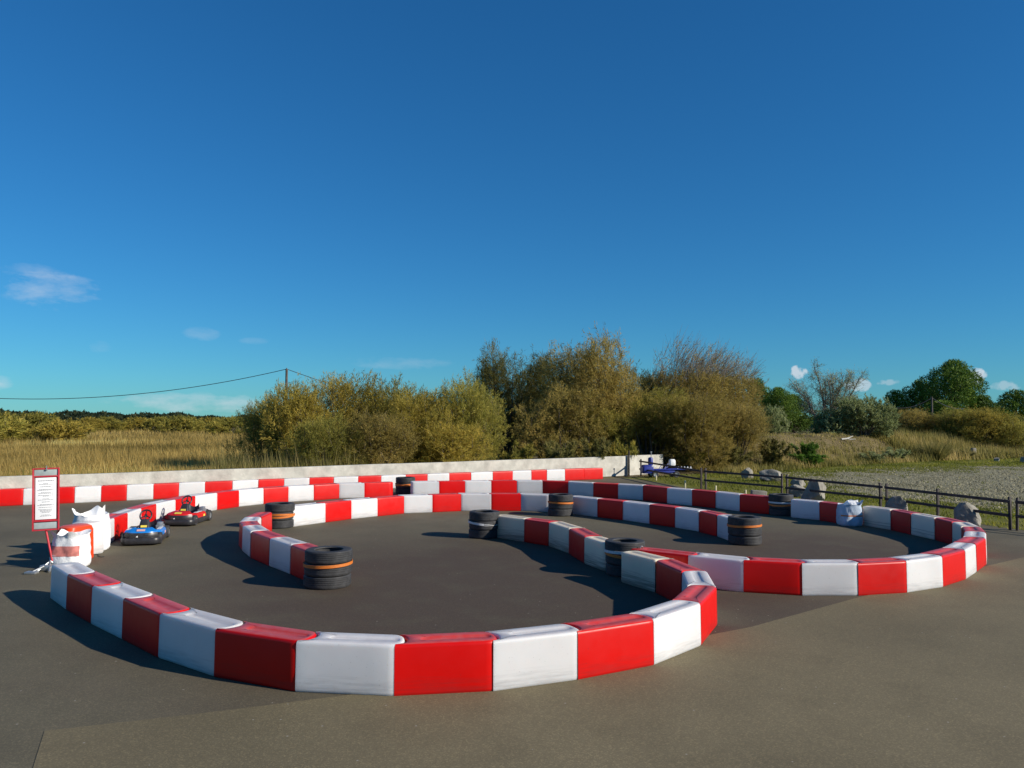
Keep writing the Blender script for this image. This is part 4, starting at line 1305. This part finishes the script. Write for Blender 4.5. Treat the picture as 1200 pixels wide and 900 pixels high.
put(dark[1], 745, 425, 43, 69, 'tamarisk_tree', 'dark tamarisk tree behind the right shoulder of the big crown', G1, rot=3.6, cat='tree')
put(swept[1], 800, 393, 42, 64, 'tamarisk_tree', 'swept tamarisk tree with bare grey plumes at its top', G1, rot=0, cat='tree')
put(swept[1], 838, 405, 44, 55, 'tamarisk_tree', 'second bare-topped swept tamarisk, right of the first', G1, rot=.35, cat='tree')
put(swept[2], 765, 450, 38.5, 64, 'tamarisk_bush', 'olive brown bush in front of the bare-topped tree', G1, rot=.2)
put(swept[3], 815, 452, 38, 62, 'tamarisk_bush', 'rusty bush right of centre behind the blue machine', G1, rot=4.4)
put(swept[3], 858, 462, 38.5, 48, 'tamarisk_bush', 'rusty rounded bush at the right end of the bushes, beside the bank', G1, rot=1.2)
put(swept[2], 712, 470, 38.2, 57, 'tamarisk_bush', 'shaded olive bush low in the middle behind the wall', G1, rot=2.2)
scrub = [bushy('scrub_bush', np.random.default_rng(50 + i), 1.3, 1.1, M[m_], M['bark'], stems=9, subs=7, twigs=6, leaves=14, low=.05, ll=(.10, .22), lw=(.025, .05), trunk_r=.02, upward=.3)
         for i, m_ in enumerate(('lf_scrub', 'lf_olive', 'lf_green', 'lf_silver'))]
G2 = 'low scrub behind the wall and on the bank'
for px, py, D, w, k, lab in ((612, 523, 33.5, 34, 1, 'low dark scrub over the wall below the dark gap'), (655, 518, 34, 32, 0, 'low scrub clump over the wall under the rusty pale bush'),
                             (700, 515, 34.5, 34, 0, 'low straw green scrub over the wall under the biggest tree'), (733, 520, 35.2, 22, 1, 'low scrub clump above the wall joint'),
                             (812, 528, 37.2, 30, 1, 'low scrub behind the blue machine'), (856, 524, 37.6, 30, 0, 'low scrub at the bank foot left of the small boulder'),
                             (905, 515, 39, 30, 0, 'dry pale scrub at the left end of the bank'), (947, 519, 42.2, 22, 2, 'fresh green weed patch on the bank slope'), (950, 532, 41.2, 30, 2, 'fresh green weeds at the foot of the bank'),
                             
                             (1022, 530, 45.4, 26, 3, 'silver green scrub at the foot of the bank'), (1050, 526, 47.3, 24, 3, 'silver green scrub left of the spiky clump'),
                             (1125, 528, 51, 26, 0, 'pale scrub behind the stone post')):
    put(scrub[k], px, py, D, w, 'scrub_bush', lab, G2, rot=px * .37, wy=.8)
# right background
G3 = 'trees beyond the bank'
pin = [pine('pine_tree', np.random.default_rng(60), 10.0, 5.2, 60, 620), pine('pine_tree', np.random.default_rng(61), 7.0, 3.6, 36, 520, trunk_h=.10), pine('pine_tree', np.random.default_rng(62), 7.0, 3.4, 32, 520, trunk_h=.06)]
put(pin[0], 1118, 424, 88, 44, 'pine_tree', 'big rounded pine tree, tallest on the right', G3, rot=.4, cat='tree')
put(pin[1], 1080, 446, 92, 36, 'pine_tree', 'dark pine touching the left side of the biggest pine', G3, rot=2, cat='tree')
put(pin[2], 1050, 458, 90, 30, 'pine_tree', 'low dark pine behind the silver green bush', G3, rot=3, cat='tree')
put(pin[0], 912, 455, 62, 26, 'pine_tree', 'rounded green pine behind the pale green bush, between two darker pines', G3, rot=2.6, cat='tree')
put(pin[1], 886, 445, 66, 32, 'pine_tree', 'green pine left of the leafless tree', G3, rot=4, cat='tree')
put(pin[2], 930, 463, 64, 34, 'pine_tree', 'dark low pine under the white cloud', G3, rot=1, cat='tree')
put(pin[1], 1190, 458, 92, 40, 'pine_tree', 'dark pine at the right edge', G3, rot=5, cat='tree')
put(pin[2], 1152, 464, 86, 32, 'pine_tree', 'lower pine between the big pine and the right edge', G3, rot=.7, cat='tree')
put(pin[2], 1105, 470, 80, 44, 'pine_tree', 'dark pine mass below the big pine behind the thin pole', G3, rot=2.2, cat='tree')
bare = bushy('bare_tree', np.random.default_rng(70), 5.0, 2.6, M['lf_silver'], M['bark_pale'], stems=10, subs=18, twigs=14, leaves=3, low=.2, twig_mesh=True, trunk_r=.09, ll=(.08, .16), lw=(.02, .04), upward=.35)
put(bare, 972, 429, 55, 50, 'bare_tree', 'leafless grey tree on top of the bank', G3, rot=.4, cat='tree')
silver = plumed('olive_bush', np.random.default_rng(71), 3.0, 2.1, M['lf_silver'], M['bark'], lobes=14, plumes=80, ll=(.12, .26), lw=(.035, .06), sprays=26)
put(silver, 1010, 462, 52.5, 38, 'olive_bush', 'silver green leafy bush on top of the bank', G3, rot=.2)
put(silver, 978, 478, 53, 28, 'olive_bush', 'smaller silver green bush under the leafless tree', G3, rot=2.8)
put(silver, 903, 474, 50, 22, 'olive_bush', 'pale green bush in front of the left pine', G3, rot=4.1)
put(tam[2], 1075, 478, 60, 34, 'tamarisk_bush', 'greyish bush left of the thin utility pole', G3, rot=.6)
put(tam[1], 1122, 474, 58, 40, 'tamarisk_bush', 'olive bush right of the thin utility pole', G3, rot=1.9)
put(tam[0], 1150, 472, 57, 42, 'tamarisk_bush', 'golden olive bush below the big pine at the right', G3, rot=3.1)
put(tam[1], 1184, 482, 56, 34, 'tamarisk_bush', 'lower bush near the right edge above the reeds', G3, rot=4.6)
mb = MB(); q = at(986, 503.5, 49); zb = float(hz(q.x, q.y))
mb.tube([(0, 0, .06), (.35, .05, .10), (.75, .1, .26)], [.06, .05, .02], 8); mb.tube([(.3, .05, .1), (.55, 0, .05), (.9, .0, .08)], [.04, .035, .015], 7)
tag(mb.build('fallen_branch', M['driftwood'], None, 60, (q.x, q.y, zb)), 'bleached fallen branch on top of the bank', 'branch')
# spiky clump
cl = empty('grass_clump', (0, 0, 0)); p = at(1098, 541, 48.5)
rg = np.random.default_rng(80); n = 1500
a = rg.uniform(0, 6.28, n); rad = rg.uniform(0, .35, n)
b = np.column_stack([rad * np.cos(a), rad * np.sin(a), np.zeros(n)])
dd = np.column_stack([np.cos(a) * rg.uniform(.1, 1.5, n), np.sin(a) * rg.uniform(.1, 1.5, n), np.full(n, 1.)])
leaf_object('leaves', b, dd, rg.uniform(.7, 1.6, n), rg.uniform(.02, .045, n), rg.normal(.45, .2, n), M['lf_scrub'], cl)
cl.location = (p.x, p.y + .3, float(hz(p.x, p.y + .3)))
tag(cl, 'spiky dark grass clump fanning out at the foot of the bank', 'plant')

# left background: bushes across the field
G4 = 'bushes on the far side of the field'
far_b = plumed('field_bush', np.random.default_rng(90), 3.2, 2.8, M['lf_olive'], M['bark'], lobes=13, plumes=55, per=9, ll=(.25, .5), lw=(.07, .12), sprays=6, asp=.8)
far_c = plumed('field_bush', np.random.default_rng(91), 3.2, 2.8, M['lf_gold'], M['bark'], lobes=13, plumes=55, per=9, ll=(.25, .5), lw=(.07, .12), sprays=6, asp=.8)
spots = [(-15, 480, 70, 60, far_b, 'olive bush cut by the left edge across the field'), (38, 483, 76, 44, far_b, 'olive bush across the field, second from the left edge'), (72, 492, 72, 34, far_c, 'low rusty bush across the field right of the olive ones'),
         (100, 489, 120, 26, far_c, 'brownish bush near the left bank of trees'), (128, 488, 125, 22, far_b, 'small olive bush below the low cloud at left'), (160, 489, 130, 26, far_c, 'brown bush in the middle of the far field edge'),
         (190, 488, 128, 22, far_b, 'olive bush right of the middle far brown bush'), (215, 487, 118, 26, far_b, 'rounded olive bush, largest along the far field edge'), (243, 489, 124, 22, far_c, 'brown bush near the right end of the field edge'),
         (268, 488, 110, 22, far_b, 'green bush touching the bushes at the field corner')]
for px, py, D, w, pr, lab in spots:
    put(pr, px, py, D, w, 'field_bush', lab, G4, rot=px * .3, wy=1.2)
# distant wooded ridge
rg = np.random.default_rng(95)
n = 42000
ang = rg.uniform(math.atan2(-.80, 1), math.atan2(.95, 1), n)
dist = rg.uniform(240, 330, n)
x = np.tan(ang) * dist; y = dist
top = 3.0 + .5 * np.sin(ang * 23) + .4 * np.sin(ang * 61 + 1) + .3 * np.sin(ang * 170) + np.where(ang < -.53, 2.8 * np.clip((-.53 - ang) / .06, 0, 1), 0)
z = rg.uniform(0, 1, n) ** .7 * top
leaf_object('wood', np.column_stack([x, y, z]), np.column_stack([rg.normal(0, .7, n), rg.normal(0, .7, n), rg.uniform(.2, 1, n)]), rg.uniform(.6, 1.2, n), rg.uniform(.6, 1.1, n), rg.normal(.45, .2, n), M['lf_field_far'])
bpy.data.objects['wood']['kind'] = 'stuff'
bpy.data.objects['wood']['label'] = 'distant dark green wood along the horizon'

# ------------------------------------------------------------------ grasses
rg = np.random.default_rng(100)
wd = (WALL[2] - WALL[1]).normalized(); wn = Vector((-wd.y, wd.x, 0))


def behind_wall(x, y, off=.45):
    return (x - WALL[1].x) * wn.x + (y - WALL[1].y) * wn.y > off


def field_pts(n, d0, d1, a0=-.74, a1=.02, power=1.0):
    u = rg.uniform(0, 1, n)
    D = 1 / (1 / d0 + (1 / d1 - 1 / d0) * u ** power)
    an = rg.uniform(a0, a1, n)
    x = np.tan(an) * D; y = D
    k = behind_wall(x, y) & ~((x > 4.5))
    return np.column_stack([x, y])[k]


def patch_tint(xy, sc_=.25, amp=.22, base=.5):
    return base + amp * np.array([noise.noise(Vector((q[0] * sc_, q[1] * sc_, 0))) for q in xy]) * 2


xy = field_pts(52000, 19, 140)
D = xy[:, 1]
blades('dry_grass', rg, xy, zf, rg.uniform(.45, .80, len(xy)) * (1 + .45 * np.clip(patch_tint(xy, .18, .5, 0), -1, 1)), np.full(len(xy), .008) + D * .0008, M['lf_straw'], patch_tint(xy, .10, .30, .48), .30, per=4, spread=.14)['label'] = 'dry straw coloured grass of the field'
xy = field_pts(5200, 19, 42, -.74, -.05)
keep = np.array([((q[0] - WALL[1].x) * wn.x + (q[1] - WALL[1].y) * wn.y) < 1.6 for q in xy])
xy = xy[keep]
blades('green_grass', rg, xy, zf, rg.uniform(.6, 1.12, len(xy)), .018 + xy[:, 1] * .0006, M['lf_turf'], patch_tint(xy, .5, .2, .4), .2, per=6)['label'] = 'green grass along the back of the wall'
# reeds with plumes in front of the bushes
def at_many(n, x0, x1, D0, D1):
    px = rg.uniform(x0, x1, n); D_ = rg.uniform(D0, D1, n)
    return np.column_stack([(px - 600) / F_PX * D_, D_])


xy = at_many(900, 255, 435, 25.5, 31)
k = np.array([behind_wall(*q) for q in xy]); xy = xy[k]
blades('reeds', rg, xy, zf, rg.uniform(.6, 1.1, len(xy)) + .8 * rg.uniform(0, 1, len(xy)) ** 3, np.full(len(xy), .035), M['lf_reed'], rg.normal(.55, .2, len(xy)), .2, per=5, spread=.12)['label'] = 'upright reeds between the field and the golden bushes'
# bank vegetation
n = 9000
x = rg.uniform(9.5, 46, n); t = rg.uniform(-.6, 6.0, n); y = np.interp(x, FX, FY) + t
kk = (t < 1.5) | (rg.uniform(0, 1, n) < np.where(x < 24.5, .38, .95))
xy = np.column_stack([x, y])[kk]; tt = t[kk]
hh = np.where(xy[:, 0] < 24.5, rg.uniform(.22, .55, len(xy)), rg.uniform(.45, .95, len(xy)))
hh = np.where((tt > 2.6) & (xy[:, 0] < 24), hh * .35, hh)
blades('bank_grass', rg, xy, zf, hh, np.full(len(xy), .045), M['lf_reed'], patch_tint(xy, .35, .3, .5), .28, per=5, spread=.16)['label'] = 'dry grass and reeds covering the bank'
# short turf on the verge
n = 26000
x = rg.uniform(5.2, 46, n); y = rg.uniform(17, 60, n)
fencex = np.interp(y, [17.97, 21.74, 25.2, 28.0, 34.2], [11.4, 10.2, 8.8, 6.7, 5.4])
foot = np.interp(x, FX, FY)
gl = np.array([G(960, 553.5), G(1060, 548), G(1200, 545), Vector((50, 54, 0))])
gfar = np.interp(x, gl[:, 0], gl[:, 1])
gl2 = np.array([G(1200, 603), G(1080, 588), G(985, 577), G(935, 562)])
gnear_x = np.interp(y, gl2[:, 1], gl2[:, 0])
ok = (x > fencex) & (y < foot + .4) & ((y > gfar - .5) | (x < gnear_x + .25))
ok |= (x > fencex) & (y < foot) & (rg.uniform(0, 1, n) < .02)
xy = np.column_stack([x, y])[ok]
blades('turf', rg, xy, zf, rg.uniform(.05, .15, len(xy)), np.full(len(xy), .035), M['lf_turf'], patch_tint(xy, .5, .3, .5), .5, per=5, spread=.13)['label'] = 'short yellow green turf beside the fence'

# loose stones on the gravel lot
n = 30000
D_ = 1 / rg.uniform(1 / 46, 1 / 15, n); x = (rg.uniform(860, 1260, n) - 600) / F_PX * D_
gx = np.interp(D_, gl2[:, 1], gl2[:, 0]); gf_ = np.interp(x, gl[:, 0], gl[:, 1])
ok = (x > gx - .1) & (D_ < gf_ + .2)
x, y = x[ok], D_[ok]; n = len(x)
sz = rg.uniform(.018, .05, n) * (1 + .5 * (rg.uniform(0, 1, n) > .93))
tet = np.array([[1, 0, -.2], [-.5, .87, -.2], [-.5, -.87, -.2], [0, 0, .75]])
an = rg.uniform(0, 6.28, n); ca, sa = np.cos(an), np.sin(an)
V = tet[None] * sz[:, None, None] * rg.uniform(.7, 1.3, (n, 4, 1))
V = np.stack([V[..., 0] * ca[:, None] - V[..., 1] * sa[:, None] + x[:, None], V[..., 0] * sa[:, None] + V[..., 1] * ca[:, None] + y[:, None], V[..., 2] + .004], -1)
me = bpy.data.meshes.new('pebbles')
me.vertices.add(n * 4); me.loops.add(n * 9); me.polygons.add(n * 3)
me.vertices.foreach_set('co', V.astype(np.float32).ravel())
ix = (np.arange(n)[:, None] * 4 + np.array([0, 1, 3, 1, 2, 3, 2, 0, 3])).astype(np.int32)
me.loops.foreach_set('vertex_index', ix.ravel())
me.polygons.foreach_set('loop_start', np.arange(0, n * 9, 3, dtype=np.int32)); me.polygons.foreach_set('loop_total', np.full(n * 3, 3, np.int32))
ta = me.attributes.new('tint', 'FLOAT', 'FACE'); ta.data.foreach_set('value', np.repeat(rg.uniform(0, 1, n), 3).astype(np.float32))
me.update(); me.validate(); me.materials.append(M['pebble'])
pb = bpy.data.objects.new('pebbles', me); col.objects.link(pb); pb['kind'] = 'stuff'; pb['label'] = 'loose pale stones on the gravel lot'
# grass tufts creeping over the gravel edge
n = 2600
px = rg.uniform(930, 1215, n); py = np.interp(px, [930, 985, 1080, 1215], [560, 574, 586, 603]) + rg.normal(0, 4.5, n)
far_e = rg.uniform(0, 1, n) < .55
py = np.where(far_e, np.interp(px, [930, 965, 1060, 1215], [562, 554, 548.5, 545.5]) + np.abs(rg.normal(0, 3.0, n)), py)
xy = np.array([tuple(G(a, b))[:2] for a, b in zip(px, py)])
k = np.array([noise.noise(Vector((q[0] * .6, q[1] * .35, 3))) for q in xy]) > -.05
xy = xy[k]
blades('weeds', rg, xy, zf, rg.uniform(.03, .09, len(xy)), np.full(len(xy), .035), M['lf_turf'], rg.normal(.5, .2, len(xy)), .5, per=6, spread=.16)['label'] = 'low weeds creeping over the gravel edge'

# ------------------------------------------------------------------ sky and sun
SUN_EL = R(25.5); SUN_AZ = math.atan2(.94, -.345)            # azimuth measured from +Y toward +X
sun_d = bpy.data.lights.new('sun', 'SUN'); sun = bpy.data.objects.new('sun', sun_d); col.objects.link(sun)
sun_d.energy = 4.8; sun_d.angle = R(.55); sun_d.color = (1.0, .925, .80)
sv = Vector((math.sin(SUN_AZ) * math.cos(SUN_EL), math.cos(SUN_AZ) * math.cos(SUN_EL), math.sin(SUN_EL)))
sun.rotation_euler = sv.to_track_quat('Z', 'Y').to_euler()
sun.location = (20, -10, 30)

w = bpy.data.worlds.new('World'); sc.world = w; w.use_nodes = True
N, L = w.node_tree.nodes, w.node_tree.links
bg = N['Background']
sky = N.new('ShaderNodeTexSky'); sky.sky_type = 'NISHITA'; sky.sun_disc = False
sky.sun_elevation = SUN_EL; sky.sun_rotation = SUN_AZ
sky.altitude = 0; sky.air_density = 1.0; sky.dust_density = 0.0; sky.ozone_density = 5.0
hs = N.new('ShaderNodeHueSaturation'); hs.inputs['Saturation'].default_value = 1.15
L.new(sky.outputs[0], hs.inputs['Color'])
tn = N.new('ShaderNodeMix'); tn.data_type = 'RGBA'; tn.blend_type = 'MULTIPLY'; tn.inputs[0].default_value = 1
gm = N.new('ShaderNodeGamma'); gm.inputs['Gamma'].default_value = .85; L.new(hs.outputs['Color'], gm.inputs['Color'])
L.new(gm.outputs['Color'], tn.inputs[6]); tn.inputs[7].default_value = (.33, .885, 1.20, 1)
cur = tn.outputs[2]
tc = N.new('ShaderNodeTexCoord')
cn2 = N.new('ShaderNodeTexNoise'); cn2.inputs['Scale'].default_value = 120; cn2.inputs['Detail'].default_value = 6
cn = N.new('ShaderNodeTexNoise'); cn.inputs['Scale'].default_value = 26; cn.inputs['Detail'].default_value = 7; cn.inputs['Roughness'].default_value = .62
mpz = N.new('ShaderNodeMapping'); mpz.inputs['Scale'].default_value = (1, 1, 2.6)
L.new(tc.outputs['Generated'], mpz.inputs['Vector']); L.new(mpz.outputs[0], cn.inputs['Vector']); L.new(tc.outputs['Generated'], cn2.inputs['Vector'])


def vm(op, a, b):
    n_ = N.new('ShaderNodeVectorMath'); n_.operation = op
    for s_, v_ in zip(n_.inputs, (a, b)):
        if isinstance(v_, bpy.types.NodeSocket): L.new(v_, s_)
        else: s_.default_value = tuple(v_)
    return n_


def ma(op, a, b=None, c=None, clamp=False):
    n_ = N.new('ShaderNodeMath'); n_.operation = op; n_.use_clamp = clamp
    for s_, v_ in zip(n_.inputs, (a, b, c)):
        if v_ is None: continue
        if isinstance(v_, bpy.types.NodeSocket): L.new(v_, s_)
        else: s_.default_value = v_
    return n_.outputs[0]


CLOUDS = [(62, 340, 52, 22, .30, .9, 0), (45, 318, 40, 9, .16, .9, 0), (236, 391, 22, 9, .16, .9, 0), (936, 436, 11, 9, .72, .3, 0), (1143, 441, 12, 10, .8, .25, 0), (1005, 451, 17, 9, .55, .5, 0), (1040, 448, 14, 4, .3, .5, 0),
          (225, 472, 95, 13, .42, .7, 0), (0, 449, 14, 9, .4, .6, 0), (470, 425, 75, 9, .14, .8, 0), (1178, 452, 16, 6, .35, .5, 0), (300, 400, 20, 5, .1, .9, 0), (120, 407, 14, 8, .10, .9, 0)]
for (px, py, rx, ry, op, soft, _z) in CLOUDS:
    d0 = Vector(ray(px, py)).normalized()
    rt = d0.cross(Vector((0, 0, 1))).normalized(); up = rt.cross(d0)
    fx = ma('DIVIDE', vm('DOT_PRODUCT', tc.outputs['Generated'], rt).outputs['Value'], rx / F_PX)
    fy = ma('DIVIDE', vm('DOT_PRODUCT', vm('SUBTRACT', tc.outputs['Generated'], d0).outputs[0], up).outputs['Value'], ry / F_PX)
    front = ma('GREATER_THAN', vm('DOT_PRODUCT', tc.outputs['Generated'], d0).outputs['Value'], .5)
    r2 = ma('ADD', ma('MULTIPLY', fx, fx), ma('MULTIPLY', fy, fy))
    fall = ma('SUBTRACT', 1.0, r2, None, True)
    hard = soft < .55
    nz = ma('MULTIPLY_ADD', (cn2 if hard else cn).outputs['Fac'], 2.6 if hard else 3.4, -1.3 - .28 if hard else -1.7 - .25)
    den = ma('MULTIPLY', ma('ADD', fall, nz), 2.0 if hard else .85, None, True)
    m_ = ma('MULTIPLY', ma('MULTIPLY', den, ma('MULTIPLY', fall, 3.0, None, True)), ma('MULTIPLY', front, op), None, True)
    mx = N.new('ShaderNodeMix'); mx.data_type = 'RGBA'
    L.new(m_, mx.inputs[0]); L.new(cur, mx.inputs[6]); mx.inputs[7].default_value = (6.3, 6.8, 7.4, 1)
    cur = mx.outputs[2]
L.new(cur, bg.inputs['Color'])
bg.inputs['Strength'].default_value = .087

sc.view_settings.view_transform = 'Standard'
sc.view_settings.look = 'None'
sc.view_settings.exposure = 0.3
sc.view_settings.gamma = 1
sc.render.engine = 'CYCLES'
sc.cycles.max_bounces = 6
sc.cycles.diffuse_bounces = 3
sc.cycles.use_denoising = True
